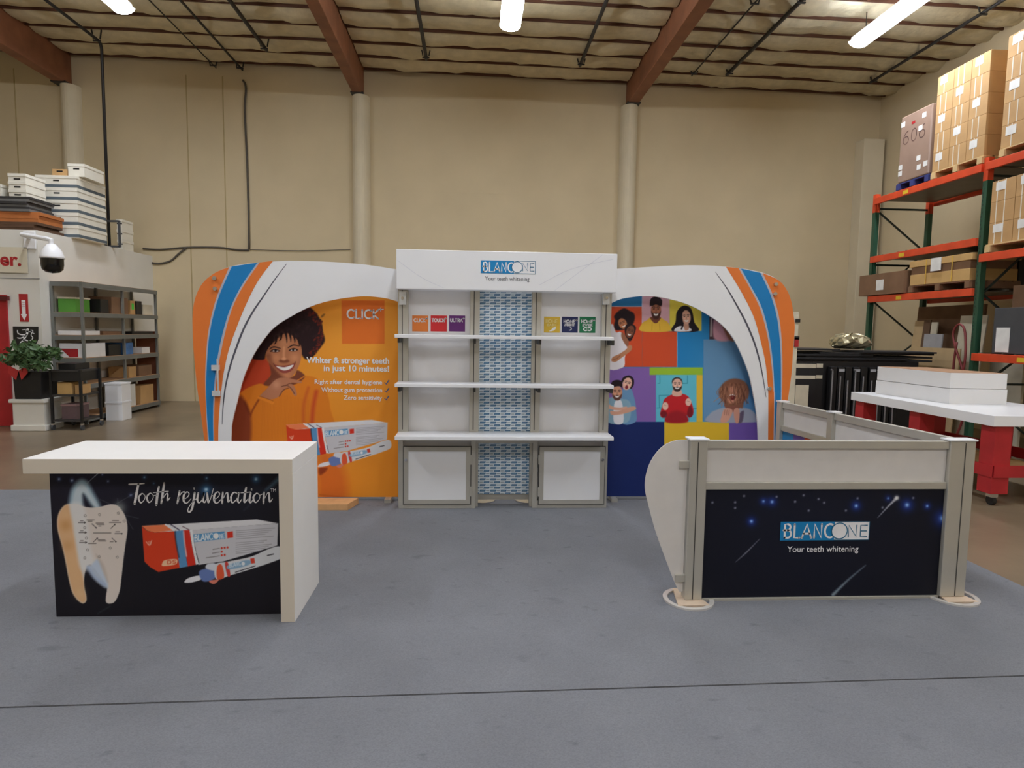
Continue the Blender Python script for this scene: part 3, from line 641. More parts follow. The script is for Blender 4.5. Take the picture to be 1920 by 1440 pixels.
# couple on red (drawing units of an enlarged view)
s.z(1130, 550, 9.6)
def face(s, cx, cy, rx, ry, skin, dark, rot=0., smile=True, beard=None):
    s.ell(cx, cy, rx, ry, skin, rot, rx * .2)
    c, q = math.cos(rot), math.sin(rot); g = lambda u, v: (cx + rx * u * c - ry * v * q, cy + rx * u * q + ry * v * c)
    if beard: s.poly([g(-.95, .1), g(-.8, .65), g(-.35, 1.02), g(.35, 1.02), g(.8, .65), g(.95, .1), g(.6, .35), g(0, .3), g(-.6, .35)], beard, rx * .15)
    for u in (-.42, .42):
        s.line([g(u - .24, -.3), g(u, -.37), g(u + .24, -.3)], rx * .11, dark); s.ell(*g(u, -.12), rx * .17, ry * .06, dark, rot)
    s.line([g(0, -.1), g(.05, .18), g(-.12, .2)], rx * .09, tuple(np.array(skin) * .75), rx * .1)
    if smile: s.poly([g(-.45, .38), g(0, .46), g(.45, .38), g(.25, .62), g(-.25, .62)], (242, 238, 236), rx * .06)
    s.glow(*g(-.4, .15), rx * .25, tuple(np.minimum(np.array(skin) * 1.15, 255)), .6); s.glow(*g(.4, .15), rx * .25, tuple(np.minimum(np.array(skin) * 1.15, 255)), .6)
DK = (36, 24, 30)
s.poly([(110, 600), (180, 555), (240, 700), (330, 700), (430, 900), (440, 1000), (400, 1150), (370, 1330), (90, 1330), (90, 700)], (226, 222, 228), 8)
s.poly([(205, 590), (225, 480), (205, 420), (250, 350), (330, 290), (400, 270), (480, 310), (560, 360), (580, 450), (540, 560), (440, 640), (330, 660), (240, 660)], DK, 26)
face(s, 360, 545, 74, 100, (184, 120, 84), DK, -.45)
s.poly([(400, 620), (440, 560), (540, 560), (600, 620), (560, 760), (500, 860), (430, 820), (400, 720)], DK, 14); face(s, 495, 690, 70, 112, (122, 74, 54), DK, .3)
s.poly([(350, 700), (420, 780), (470, 870), (440, 960), (340, 800)], (150, 98, 74), 8)
s.poly([(480, 930), (530, 960), (500, 1040), (340, 1160), (240, 1230), (160, 1220), (180, 1150), (300, 1090), (420, 1010)], (186, 128, 94), 8); s.line([(180, 1200), (260, 1170), (320, 1110)], 8, (130, 80, 60))
# man in yellow hoodie
s.poly([(690, 680), (710, 540), (800, 480), (870, 430), (1030, 430), (1110, 480), (1180, 530), (1200, 680)], (222, 178, 62), 8); s.poly([(860, 430), (900, 510), (960, 540), (1010, 500), (1040, 430)], (112, 62, 50), 8)
s.poly([(850, 240), (860, 110), (930, 60), (1010, 70), (1070, 130), (1060, 240), (1040, 200), (900, 190)], DK, 12); face(s, 960, 300, 92, 160, (156, 98, 74), DK, 0, True, (70, 40, 36)); s.poly([(870, 180), (960, 130), (1050, 180), (1040, 230), (960, 200), (880, 230)], DK, 14)
s.line([(890, 540), (885, 670)], 7, (180, 134, 40)); s.line([(1025, 540), (1030, 670)], 7, (180, 134, 40))
# woman with long dark hair
s.poly([(1255, 680), (1310, 520), (1330, 350), (1400, 250), (1480, 220), (1570, 250), (1620, 350), (1650, 520), (1720, 680)], (30, 22, 30), 10); s.poly([(1290, 680), (1380, 590), (1560, 620), (1580, 680)], (226, 224, 230), 8); s.poly([(1460, 540), (1540, 540), (1550, 640), (1500, 670), (1470, 640)], (196, 146, 124), 6)
face(s, 1505, 430, 80, 128, (218, 170, 148), DK, -.08); s.line([(1430, 300), (1420, 420), (1440, 560), (1420, 640)], 26, (30, 22, 30), 6)
# couple on purple
s.z(1130, 680, 6.194)
s.poly([(230, 320), (320, 290), (370, 420), (390, 560), (380, 690), (220, 690)], (106, 148, 186), 8)
s.poly([(220, 230), (240, 170), (310, 148), (360, 190), (360, 260), (320, 305), (300, 220)], DK, 8); face(s, 285, 245, 52, 74, (226, 178, 158), DK, .3, False); s.ell(278, 285, 18, 22, (130, 40, 50), .3)
s.poly([(60, 440), (130, 400), (220, 420), (300, 440), (330, 520), (290, 690), (60, 690)], (134, 170, 190), 8); s.poly([(140, 460), (220, 450), (240, 690), (130, 690)], (226, 224, 230), 8)
s.poly([(95, 280), (110, 220), (170, 200), (220, 220), (230, 290), (200, 250), (130, 270)], DK, 8); face(s, 168, 350, 60, 84, (206, 150, 122), DK, 0, True, (96, 62, 54)); s.poly([(98, 300), (130, 230), (200, 225), (232, 300), (200, 275), (140, 280)], DK, 8)
s.poly([(60, 480), (120, 510), (200, 520), (280, 510), (270, 540), (180, 555), (60, 530)], (222, 172, 150), 6); s.poly([(90, 560), (180, 565), (290, 520), (370, 510), (380, 545), (260, 590), (140, 610), (95, 600)], (216, 164, 140), 6)
# man in red jumper before painted bricks
for a in (((665, 150), (665, 240), (640, 240)), ((985, 150), (985, 240), (920, 242)), ((660, 520), (655, 380), (770, 378)), ((1030, 535), (1090, 535)), ((630, 525), (680, 525))): s.line(a, 7, (40, 134, 160), 4, 1, False)
s.poly([(700, 470), (720, 420), (800, 372), (860, 392), (920, 360), (1000, 400), (1050, 520), (1050, 600), (1010, 640), (975, 610), (980, 690), (735, 690), (745, 600), (700, 640), (668, 600)], (196, 38, 44), 8)
s.poly([(668, 590), (700, 560), (745, 580), (740, 630), (700, 640)], (110, 26, 36), 14, True, .8); s.poly([(980, 590), (1010, 500), (1048, 560), (1040, 620), (1000, 630)], (110, 26, 36), 14, True, .8); s.poly([(760, 600), (860, 560), (970, 600), (975, 690), (745, 690)], (140, 30, 40), 40, True, .7)
s.ell(728, 505, 34, 46, (232, 192, 176), 0, 6); s.ell(995, 458, 34, 44, (232, 192, 176), 0, 6); s.line([(715, 490), (740, 500)], 5, (180, 130, 116)); s.line([(980, 445), (1010, 452)], 5, (180, 130, 116))
s.poly([(820, 310), (905, 310), (920, 375), (862, 392), (808, 375)], (220, 176, 156), 6); s.poly([(805, 250), (810, 195), (860, 168), (915, 190), (928, 250), (910, 225), (820, 225)], (60, 46, 46), 8); face(s, 866, 258, 58, 74, (224, 178, 158), DK, 0, True, (58, 42, 40))
# woman with tousled hair
s.poly([(1230, 690), (1250, 590), (1330, 545), (1430, 520), (1640, 525), (1740, 560), (1800, 640), (1800, 690)], (158, 164, 180), 16); s.poly([(1640, 560), (1620, 690), (1560, 690), (1580, 600)], (96, 84, 104), 16)
s.poly([(1420, 480), (1600, 480), (1560, 560), (1500, 570), (1440, 540)], (140, 86, 72), 12)
s.poly([(1345, 350), (1390, 250), (1470, 195), (1560, 185), (1650, 220), (1700, 310), (1690, 400), (1640, 460), (1620, 530), (1540, 500), (1440, 510), (1400, 450)], (134, 88, 68), 22)
s.ell(1500, 375, 66, 100, (206, 142, 118), .1, 20); s.ell(1508, 400, 36, 34, (110, 34, 38), 0, 6); s.line([(1475, 380), (1510, 372), (1545, 384)], 12, (240, 232, 228), 4)
rg = np.random.RandomState(8)
for i in range(60):
    x = 1370 + 310 * rg.rand(); y = 210 + 90 * rg.rand() + abs(x - 1530) * .3; s.line([(x, y), (x + rg.randn() * 20, y + 70), (x + rg.randn() * 34, y + 130 + 60 * rg.rand())], 7, ((94, 58, 46), (176, 122, 92), (150, 98, 74))[i % 3], 6, .75)
s.poly([(1380, 620), (1410, 540), (1470, 530), (1510, 560), (1480, 640), (1440, 690), (1370, 690)], (210, 156, 136), 8); s.poly([(1520, 560), (1560, 525), (1590, 560), (1580, 690), (1540, 690)], (206, 150, 130), 8)
for x in (1420, 1445, 1470): s.line([(x, 550), (x - 8, 610)], 5, (150, 96, 82))
s.build('fabric_print', rb)

# arches
m_orange = M('arch_orange', (232, 124, 52), .4, var=.02); m_ablue = M('arch_blue', (8, 128, 196), .4, var=.02); m_silver = M('arch_silver', (186, 188, 202), .4, var=.02); m_dark = M('arch_dark_line', (84, 84, 96), .5)
def W2(p, Y=YA): q = ony(p[0], p[1], Y); return (q[0], q[2])
def band(name, A, B, Y, mat, parent):
    A = [W2(p) for p in smooth(A, False, 6)]; B = [W2(p) for p in smooth(B, False, 6)]
    n = min(len(A), len(B)); rs = lambda P: [P[int(round(i * (len(P) - 1) / (n - 1)))] for i in range(n)]
    A, B = rs(A), rs(B)
    return obj(name, MB().add([(p[0], Y, p[1]) for p in A + B], [(i, i + 1, n + i + 1, n + i) for i in range(n - 1)]), mat, parent)
def arch(label, outer, inner, bands, darkline, bolts, org):
    t = thing('arched_panel', label, 'arch panel', org)
    P = [W2(p) for p in smooth(outer, False, 5)] + [W2(p) for p in reversed(smooth(inner, False, 5))]
    P = [(x, max(z, ZC)) for x, z in P]
    obj('arch_board', MB().prism(P, YA, YA + .02, 'y'), m_white, t)
    for A, B, m, lv in bands: band('stripe', A, B, YA - .001 - .0006 * lv, m, t)
    mb = MB(); q = [W2(p) for p in smooth(darkline, False, 6)]; n = len(q)
    ribbon(mb, q, [.004 + .014 * math.sin(PI * i / (n - 1)) for i in range(n)], lambda a, b: (a, YA - .001, b), False); obj('printed_line', mb, m_dark, t)
    for b in bolts:
        q = W2(b); obj('standoff_bolt', MB().cyl((q[0], YA - .025, q[1]), (q[0], YA + .1, q[1]), .018, 14), m_chrome, t, smooth=False)
    return t
z3 = zoom(360, 480, 4.114); Z3 = lambda L: [z3(*p) for p in L]
b1 = Z3([(290, 82), (208, 270), (158, 430), (124, 600), (110, 760), (103, 900), (104, 1050), (112, 1250), (122, 1410), (140, 1830)])
b2 = Z3([(308, 80), (224, 270), (172, 430), (136, 600), (120, 760), (112, 900), (110, 1050), (117, 1250), (130, 1410), (148, 1830)])
b3 = Z3([(505, 52), (382, 230), (298, 400), (247, 560), (207, 730), (182, 900), (167, 1080), (163, 1250), (165, 1410), (172, 1830)])
b4 = Z3([(522, 50), (397, 230), (316, 390), (264, 560), (226, 730), (196, 900), (178, 1080), (170, 1250), (171, 1410), (178, 1830)])
b5 = Z3([(625, 38), (505, 200), (410, 390), (345, 550), (285, 720), (245, 900), (222, 1080), (207, 1250), (203, 1410), (206, 1830)])
outL = [(743, 505), (687, 496.5), (617.7, 491), (548, 489), (510, 490.5), (458, 495), (432, 500), (406, 510), (381.6, 529), (367.8, 554), (361.5, 585), (361.5, 627), (364, 668), (369.5, 724), (376.4, 772), (383, 823), (398, 930)]
inL = [(747, 566), (722, 559), (687, 555.5), (652, 558), (617.7, 564), (583, 574.5), (548, 592), (513.6, 614.5), (489, 644), (472, 672), (456, 710), (444, 755), (435, 793), (433, 824), (428, 930)]
edgeL = [(431, 500.5), (406, 510), (381.6, 529), (367.8, 554), (361.5, 585), (361.5, 627), (364, 668), (369.5, 724), (376.4, 772), (383, 823), (398, 928)]
la = arch('white arch panel with orange and blue stripes framing the orange backdrop', outL, inL,
     [(edgeL, b1, m_orange, 0), (b1, b2, m_silver, 1), (b2, b3, m_ablue, 1), (b3, b4, m_silver, 2), (b4, b5, m_orange, 1)],
     Z3([(730, 60), (640, 180), (545, 320), (470, 430), (400, 560), (345, 700), (295, 850), (258, 1010), (240, 1160), (232, 1300)]), [(403.5, 522), (404.5, 541.5)], (-2.2, YA, ZC))
ln = z3(205, 780); q0 = W2(z3(205, 790)); q1 = W2(z3(215, 1075))
obj('literature_clip', MB().bar((q0[0], YA - .03, q0[1]), (q1[0], YA - .03, q1[1]), .012), m_clear, la)
for zz in ((190, 860), (195, 1058)):
    q = W2(z3(*zz)); obj('clip_bracket', BX(q[0] - .035, q[0] + .03, YA - .035, YA, q[1] - .025, q[1] + .025), m_clear, la)
z8 = zoom(1340, 480, 4.0); Z8 = lambda L: [z8(*p) for p in L]
c1 = Z8([(85, 82), (200, 270), (290, 450), (340, 620), (380, 800), (397, 960), (402, 1060), (400, 1400), (398, 1790)])
c2 = Z8([(178, 90), (258, 230), (338, 390), (393, 590), (424, 800), (440, 1000), (444, 1060), (440, 1400), (432, 1790)])
c3 = Z8([(196, 94), (278, 240), (354, 390), (406, 590), (436, 800), (448, 1000), (452, 1060), (448, 1400), (438, 1790)])
c4 = Z8([(342, 126), (418, 290), (464, 450), (485, 600), (495, 760), (497, 920), (496, 1060), (482, 1400), (462, 1790)])
c5 = Z8([(360, 131), (434, 290), (480, 450), (499, 600), (507, 760), (507, 920), (504, 1060), (490, 1400), (468, 1790)])
outR = [(1155, 504), (1210, 501), (1274, 497.6), (1321.7, 497.6), (1360, 500), (1401.6, 505), (1436.7, 513.5), (1459, 525), (1473.5, 541), (1483, 563), (1488, 592), (1490, 615), (1487, 655), (1484, 700), (1477.5, 747), (1466, 830), (1455, 930)]
inR = [(1139, 573), (1162, 561.5), (1194, 556), (1226, 555.7), (1258, 561.5), (1290, 571), (1321.7, 587), (1353.6, 609), (1376, 636.5), (1392, 668.5), (1405, 703.6), (1412.7, 739), (1419, 777), (1422, 822), (1425, 930)]
edgeR = [(1430.5, 512), (1459, 525), (1473.5, 541), (1483, 563), (1488, 592), (1490, 615), (1487, 655), (1484, 700), (1477.5, 747), (1466, 830), (1456, 928)]
ra = arch('white arch panel with orange and blue stripes framing the multicoloured backdrop', outR, inR,
     [(c1, c2, m_orange, 1), (c2, c3, m_silver, 2), (c3, c4, m_ablue, 1), (c4, c5, m_silver, 2), (c5, edgeR, m_orange, 0)],
     Z8([(5, 120), (90, 240), (160, 360), (230, 490), (290, 630), (330, 760), (360, 900), (385, 1060)]), [(1453.5, 533), (1452, 551), (1441.5, 728)], (2.6, YA, ZC))

# ================================================================== RECEPTION COUNTER
m_ledge = M('counter_laminate', (238, 236, 232), .4, var=.012)
co = thing('reception_counter', 'white L shaped reception counter with dark tooth graphic front', 'counter', (-1.7, 3.9, ZC))
cx0, cx1, cy0, cy1, ch = -2.445, -1.0, 3.57, 4.14, .957
obj('counter_top', BX(cx0, cx1, cy0, cy1, ch - .082, ch), m_ledge, co, bevel=.002)
obj('side_leg', BX(cx1 - .078, cx1, cy0, cy1, ZC, ch - .0825), m_ledge, co, bevel=.002)
m_edge = M('beige_front', (224, 214, 197), .5, var=.012)
obj('front_strip', BX(cx0 + .001, cx1 - .001, cy0 - .0015, cy0, ch - .081, ch - .001), m_edge, co); obj('front_strip', BX(cx1 - .077, cx1 - .001, cy0 - .0015, cy0, ZC + .001, ch - .0811), m_edge, co)  # thin beige strips over the front faces of top and leg
YP = 3.68
px0 = ony(98, 1000, YP)[0]
obj('front_board', BX(px0, cx1 - .079, YP + .002, YP + .03, ZC, ch - .083), m_blk, co)
obj('end_board', BX(px0, px0 + .02, YP + .031, cy1 - .02, ZC, ch - .083), m_white, co)
obj('inner_shelf', BX(px0 + .021, cx1 - .079, YP + .04, cy1 - .05, .45, .47), m_white, co)
s = Sheet(px0, cx1 - .079, ZC + .002, ch - .0832, YP, .0034, (27, 25, 32))
s.glow(180, 900, 120, (34, 32, 52), .6); s.glow(420, 900, 110, (30, 34, 50), .5)
s.z(90, 880, 5.333)
for x, y, r, a in ((110, 98, 13, .8), (240, 112, 13, .9), (300, 35, 9, .5), (543, 52, 9, .5), (600, 120, 10, .5), (735, 22, 9, .4), (828, 258, 14, .5)): s.glow(x, y, r * 1.6, (110, 140, 200), a * .7); s.glow(x, y, r * .6, (225, 235, 255), a)
s.line([(545, 0), (390, 140)], [9, 3], (190, 198, 205), 8, .8)
for p in (((590, 400), (880, 230)), ((695, 290), (705, 420)), ((640, 430), (905, 490)), ((520, 300), (740, 400)), ((720, 390), (850, 600))): s.line(p, 3, (150, 160, 160), 10, .45)
s.glow(715, 385, 60, (160, 170, 165), .7)
# swoosh band over the crown
s.poly([(205, 340), (230, 210), (280, 130), (340, 100), (400, 130), (450, 220), (525, 370), (455, 385), (352, 245), (350, 360), (300, 420), (200, 420)], (150, 176, 190), 46)
s.poly([(245, 360), (265, 220), (320, 150), (370, 160), (430, 250), (500, 370), (465, 375), (350, 230), (330, 370)], (206, 216, 222), 30, True, .8)
tooth = [(215, 345), (150, 375), (105, 450), (92, 545), (105, 640), (145, 780), (175, 920), (205, 1080), (240, 1220), (290, 1300), (345, 1340), (380, 1320), (383, 1270), (365, 1190), (360, 1110), (375, 1010), (400, 960), (440, 960), (500, 1040), (560, 1120), (590, 1180), (580, 1270), (580, 1325), (615, 1343), (670, 1320), (715, 1220), (735, 1080), (755, 900), (775, 750), (795, 600), (780, 490), (740, 410), (690, 360), (620, 350), (540, 370), (450, 382), (370, 375), (300, 350)]
s.poly(tooth, (222, 212, 204), 8)
s.poly([(200, 350), (150, 375), (105, 450), (94, 545), (107, 640), (148, 780), (178, 920), (208, 1080), (243, 1220), (290, 1296), (345, 1334), (376, 1315), (378, 1270), (362, 1190), (356, 1110), (330, 1000), (300, 850), (270, 700), (250, 560), (225, 420)], (226, 184, 138), 26)
s.glow(175, 560, 60, (204, 148, 92), .7); s.glow(200, 760, 60, (208, 156, 104), .6); s.glow(320, 1240, 50, (232, 196, 150), .6)
s.poly([(225, 345), (350, 360), (400, 560), (430, 800), (470, 960), (330, 1000), (275, 700), (245, 520)], (226, 226, 226), 50, True, .8)
s.poly([(390, 970), (430, 960), (500, 900), (560, 1040), (595, 1130), (590, 1190), (520, 1150), (440, 1070)], (196, 210, 228), 28, True, .95); s.line([(400, 990), (450, 1070), (560, 1160)], 26, (140, 160, 200), 40, .5)
s.poly([(480, 850), (520, 950), (580, 1090), (600, 1120), (560, 960)], (190, 178, 168), 30, True, .6)
for y, x0_, x1_ in ((533, 305, 375), (632, 310, 383), (732, 315, 388)): s.line([(x0_, y), (x1_, y)], 6, (50, 44, 44), sm=False); s.line([(x1_ - 14, y - 8), (x1_, y), (x1_ - 14, y + 8)], 5, (50, 44, 44), sm=False); s.line([(325, y - 18), (350, y - 18)], 7, (80, 70, 66), sm=False, alpha=.8)
for a, b in (((440, 545), (482, 585)), ((455, 725), (492, 690)), ((630, 590), (668, 552)), ((640, 688), (678, 724)), ((670, 643), (738, 643))): s.line([a, b], 6, (50, 44, 44), sm=False); s.ell(*b, 7, 7, (50, 44, 44))
for x0_, x1_, y in ((388, 462, 507), (400, 440, 520), (480, 555, 538), (490, 560, 552), (508, 530, 568), (455, 628, 636), (405, 480, 742), (500, 570, 704), (505, 580, 716), (645, 705, 512), (615, 728, 532), (678, 715, 624), (622, 650, 724)): s.line([(x0_, y), (x1_, y)], 8, (88, 78, 72), sm=False, alpha=.8)
for x, y in ((372, 463), (515, 452), (703, 437), (762, 518), (367, 583), (384, 687), (396, 805), (622, 786), (512, 873), (692, 878), (368, 886)):
    s.line([(x - 11, y - 6), (x + 2, y - 12), (x + 11, y), (x + 6, y + 12), (x - 9, y + 8), (x - 11, y - 6)], 4, (96, 86, 80), sm=False, alpha=.85)
s.line([(500, 1440), (620, 1370)], 8, (70, 90, 90), 20, .5)
s.z(250, 880, 6.262)
for x, y, r, a in ((130, 95, 16, .6), (860, 105, 16, .6), (240, 165, 12, .4), (1440, 115, 30, .9), (855, 238, 40, 1.), (810, 50, 10, .3)): s.glow(x, y, r * 1.7, (54, 110, 160), a * .8); s.glow(x, y, r * .55, (190, 225, 245), a)
s.line([(1740, 90), (1560, 240)], [60, 14], (86, 120, 140), 50, .8); s.line([(1560, 240), (1300, 480)], [14, 4], (50, 60, 74), 40, .8)
product_art(s, zoom(250, 880, 6.262), 1 / 6.262)
s.build('printed_graphic', co)
# brush lettering, written with a thick-and-thin pen
m_pen = M('pen_white', (236, 232, 230), .6)
z2 = zoom(30, 800, 3.254); pen = MB()
def stroke(pts, wd):
    P = [tuple(ony(*z2(*p), YP - .002)[[0, 2]]) for p in smooth(pts, False, 5)]
    W = np.interp(np.linspace(0, 1, len(P)), np.linspace(0, 1, len(wd)), wd) / 3.254 * YP / F
    ribbon(pen, P, list(W), lambda a, b: (a, YP - .002, b))
def oval(x, y, rx, ry): stroke([(x + rx * .7, y - ry * .7), (x, y - ry), (x - rx, y - .1 * ry), (x - .4 * rx, y + ry), (x + rx * .6, y + .5 * ry), (x + rx, y - .3 * ry), (x + rx * .6, y - .9 * ry)], (5, 6, 12, 8, 4, 4, 4))
def n_(x, w=44):
    stroke([(x, 400), (x - 3, 440), (x - 4, 468)], (9, 13, 10)); stroke([(x - 2, 450), (x + w * .35, 412), (x + w * .62, 402), (x + w * .68, 430), (x + w * .75, 460), (x + w * 1.1, 440)], (4, 4, 8, 13, 8, 4))
def e_(x): stroke([(x - 20, 446), (x + 6, 428), (x + 14, 408), (x, 398), (x - 18, 420), (x - 18, 455), (x, 466), (x + 26, 440)], (4, 4, 6, 6, 12, 12, 6, 4))
stroke([(690, 352), (735, 350), (782, 346)], (9, 10, 7)); stroke([(747, 350), (735, 410), (724, 470)], (12, 15, 14))
oval(768, 436, 20, 28); oval(818, 434, 20, 28); stroke([(786, 430), (800, 424)], (4, 4)); stroke([(836, 420), (862, 418)], (4, 4))
stroke([(872, 366), (862, 420), (856, 478)], (11, 15, 13)); stroke([(838, 402), (880, 398), (930, 394)], (5, 6, 4))
stroke([(904, 344), (896, 400), (886, 468)], (11, 14, 10)); stroke([(888, 450), (912, 414), (926, 410), (924, 450), (940, 432)], (4, 5, 9, 10, 4))
stroke([(998, 392), (992, 430), (984, 468)], (10, 13, 10)); stroke([(988, 446), (1008, 406), (1026, 398), (1032, 408)], (4, 5, 8, 5))
e_(1042)
stroke([(1090, 402), (1084, 450), (1074, 500), (1058, 522), (1048, 508), (1066, 474), (1100, 440)], (11, 14, 12, 9, 6, 4, 4)); stroke([(1086, 376), (1087, 381)], (10, 8))
stroke([(1112, 404), (1106, 445), (1116, 464), (1134, 448), (1146, 404)], (10, 12, 8, 4, 9)); stroke([(1146, 404), (1142, 450), (1152, 462), (1164, 440)], (9, 12, 7, 4))
stroke([(1166, 404), (1170, 440), (1174, 464), (1190, 430), (1204, 378)], (9, 13, 8, 4, 4)); stroke([(1196, 420), (1206, 424)], (4, 4))
e_(1228); n_(1262)
stroke([(1352, 408), (1328, 402), (1312, 432), (1320, 464), (1344, 444), (1356, 406)], (6, 8, 13, 9, 4, 6)); stroke([(1358, 404), (1352, 448), (1362, 464), (1376, 444)], (10, 13, 7, 4))
stroke([(1404, 372), (1394, 430), (1394, 462), (1414, 442)], (11, 14, 10, 4)); stroke([(1372, 404), (1400, 402), (1432, 398)], (5, 6, 4))
stroke([(1432, 404), (1424, 450), (1432, 464), (1446, 446)], (10, 13, 7, 4)); stroke([(1437, 382), (1438, 387)], (10, 8))
oval(1468, 434, 20, 28); stroke([(1486, 420), (1506, 410)], (4, 4)); n_(1514, 46)
obj('lettering', pen, m_pen, co)
text_mesh('lettering', 'TM', *z2(1553, 378), *z2(1586, 398), YP - .002, m_pen, co)

# ================================================================== HALF WALLS
m_frost = M('frosted_infill', (222, 218, 214), .5, var=.03, scale=8)
m_foot = M('clear_foot', (226, 222, 216), .2, .35)
hw = thing('graphic_barrier', 'low aluminium framed wall with dark starry logo graphic', 'barrier', (2.25, 3.8, ZC))
YH = 3.80
def hx(x, y=970): return ony(x, y, YH)[0]
HZ = 1.035
lp0, lp1, lp2 = hx(1291, 850), hx(1310, 850), hx(1323, 850)
rp0, rp1 = hx(1783, 850), hx(1821, 850)
for a, b, g in ((lp0, lp2, (lp0 + lp1 * 3) / 4), (rp0 - .03, rp1, (rp0 + rp1) / 2)):
    p = obj('post', BX(a, b, YH - .035, YH + .045, ZC + .014, HZ), m_alu, hw, bevel=.004)
    obj('groove', BX(g - .003, g + .003, YH - .0365, YH - .02, ZC + .02, HZ - .01), m_groove, p)
    obj('post_cap', BX(a - .008, b + .008, YH - .043, YH + .053, HZ + .0005, HZ + .012), m_white, p, bevel=.003)
iz = [ony(1550, y, YH)[2] for y in (826, 840, 903, 916, 1117, 1131)]
for i, (a, b) in enumerate(((iz[0], iz[1]), (iz[2], iz[3]), (iz[4], iz[5]))):
    obj('rail', BX(lp2 + .001, rp0 - .031, YH - .022, YH + .022, b, a), m_alu, hw, bevel=.002)
obj('infill_panel', BX(lp2 + .002, rp0 - .032, YH - .004, YH + .004, iz[2] + .0005, iz[1] - .0005), m_frost, hw)
obj('graphic_board', BX(lp2 + .002, rp0 - .032, YH - .008, YH + .004, iz[4] + .0005, iz[3] - .0005), m_blk, hw)
s = Sheet(lp2 + .002, rp0 - .032, iz[4] + .001, iz[3] - .001, YH - .0085, .0042, (14, 15, 27))
s.glow(1500, 940, 220, (20, 24, 44), .7)
s.z(1190, 720, 2.8657)
for x, y, r, a in ((692, 630, 11, .9), (738, 633, 13, 1), (627, 738, 13, 1), (1190, 655, 14, 1), (1362, 614, 10, .7), (1464, 650, 18, 1), (1572, 656, 11, .9), (1655, 722, 24, 1)): s.glow(x, y, r * 2, (30, 60, 160), a * .8); s.glow(x, y, r * .6, (150, 195, 255), a)
for x, y in ((418, 637), (540, 666), (588, 602), (763, 606), (862, 632), (908, 598), (988, 618), (1018, 638), (1135, 680), (1198, 614), (1497, 612), (935, 680), (1332, 664), (540, 636)): s.glow(x, y, 6, (190, 195, 215), .7)
s.line([(1408, 612), (1360, 660), (1306, 718)], [16, 8, 1], (176, 180, 192), 7, .9); s.glow(1408, 612, 12, (240, 240, 240), 1)
s.line([(672, 832), (600, 905), (540, 958)], [2, 8, 1], (130, 132, 146), 6, .8)
s.line([(1240, 975), (1150, 1050), (1066, 1132)], [1, 8, 18], (150, 170, 182), 12, .8)
s.build('printed_graphic', hw)
logo(hw, 1463, 978, 1630, 1013, YH - .011)
text_mesh('lettering', 'Your teeth whitening', 1476, 1024, 1609.5, 1038, YH - .010, m_wink, hw, .008)
z3b = zoom(1190, 720, 2.8657)
wing = [(288, 300), (220, 303), (150, 335), (95, 400), (64, 475), (55, 560), (75, 655), (110, 785), (160, 925), (210, 1055), (240, 1118), (262, 1118), (275, 700)]
P = [tuple(ony(*z3b(*p), YH)[[0, 2]]) for p in smooth(wing[:11], False, 5)] + [(lp0 - .006, .07), (lp0 - .006, HZ - .005)]
obj('curved_wing', MB().prism([(x, max(z, .05)) for x, z in P], YH - .003, YH + .003, 'y'), m_frost, hw)
for yy in (872, 1086):
    q = ony(1288, yy, YH - .03); obj('wing_clip', BX(lp0 - .06, lp0 + .004, YH - .02, YH + .02, q[2] - .022, q[2] + .022), m_alu, hw)
def foot(px_, Y, parent):
    mb = MB(); n = 32
    for i in range(n):
        a0, a1 = 2 * PI * i / n, 2 * PI * (i + 1) / n
        Q = [(px_ + r * math.cos(a) * .95, Y + r * math.sin(a), z) for z in (ZC, ZC + .012) for a in (a0, a1) for r in (.135, .165)]
        mb.add(Q, [(4, 5, 7, 6), (0, 2, 3, 1), (0, 1, 5, 4)[::-1], (1, 3, 7, 5), (0, 4, 6, 2)])
    o = obj('foot_ring', mb, m_foot, parent)
    obj('foot_plate', MB().prism([(px_ - .05, Y + .155), (px_ + .05, Y + .155), (px_ + .1, Y - .11), (px_ - .1, Y - .11)], ZC, ZC + .0135, 'z'), M('peach_reflection', (226, 204, 180), .35, .2), o)  # peach tone of the plate is a reflection put into its colour
foot((lp0 + lp2) / 2 - .02, YH, hw); foot((rp0 + rp1) / 2, YH, hw)

sw = thing('graphic_barrier', 'low aluminium framed side wall running back to the striped arch', 'barrier', (3.1, 5.0, ZC))
A = Vector((3.135, 3.852, 0)); B = Vector((3.0, 5.96, 0)); d = (B - A).normalized(); nrm = Vector((d.y, -d.x, 0)); Ls = (B - A).length
def sbox(u0, u1, t0, t1, z0, z1):
    P = [(A + d * u + nrm * t) for u, t in ((u0, t0), (u1, t0), (u1, t1), (u0, t1))]
    return MB().prism([(p.x, p.y) for p in P], z0, z1, 'z')
um = 1.29
for u in (um, Ls - .03):
    p = obj('post', sbox(u - .035, u + .035, -.04, .04, ZC + .014, HZ), m_alu, sw, bevel=.004); obj('post_cap', sbox(u - .043, u + .043, -.047, .047, HZ + .0005, HZ + .012), m_white, p)
m_sw = m_frost
cols = [(110, 84, 164), (33, 128, 190), (222, 182, 48), (26, 42, 98), (206, 78, 44)]
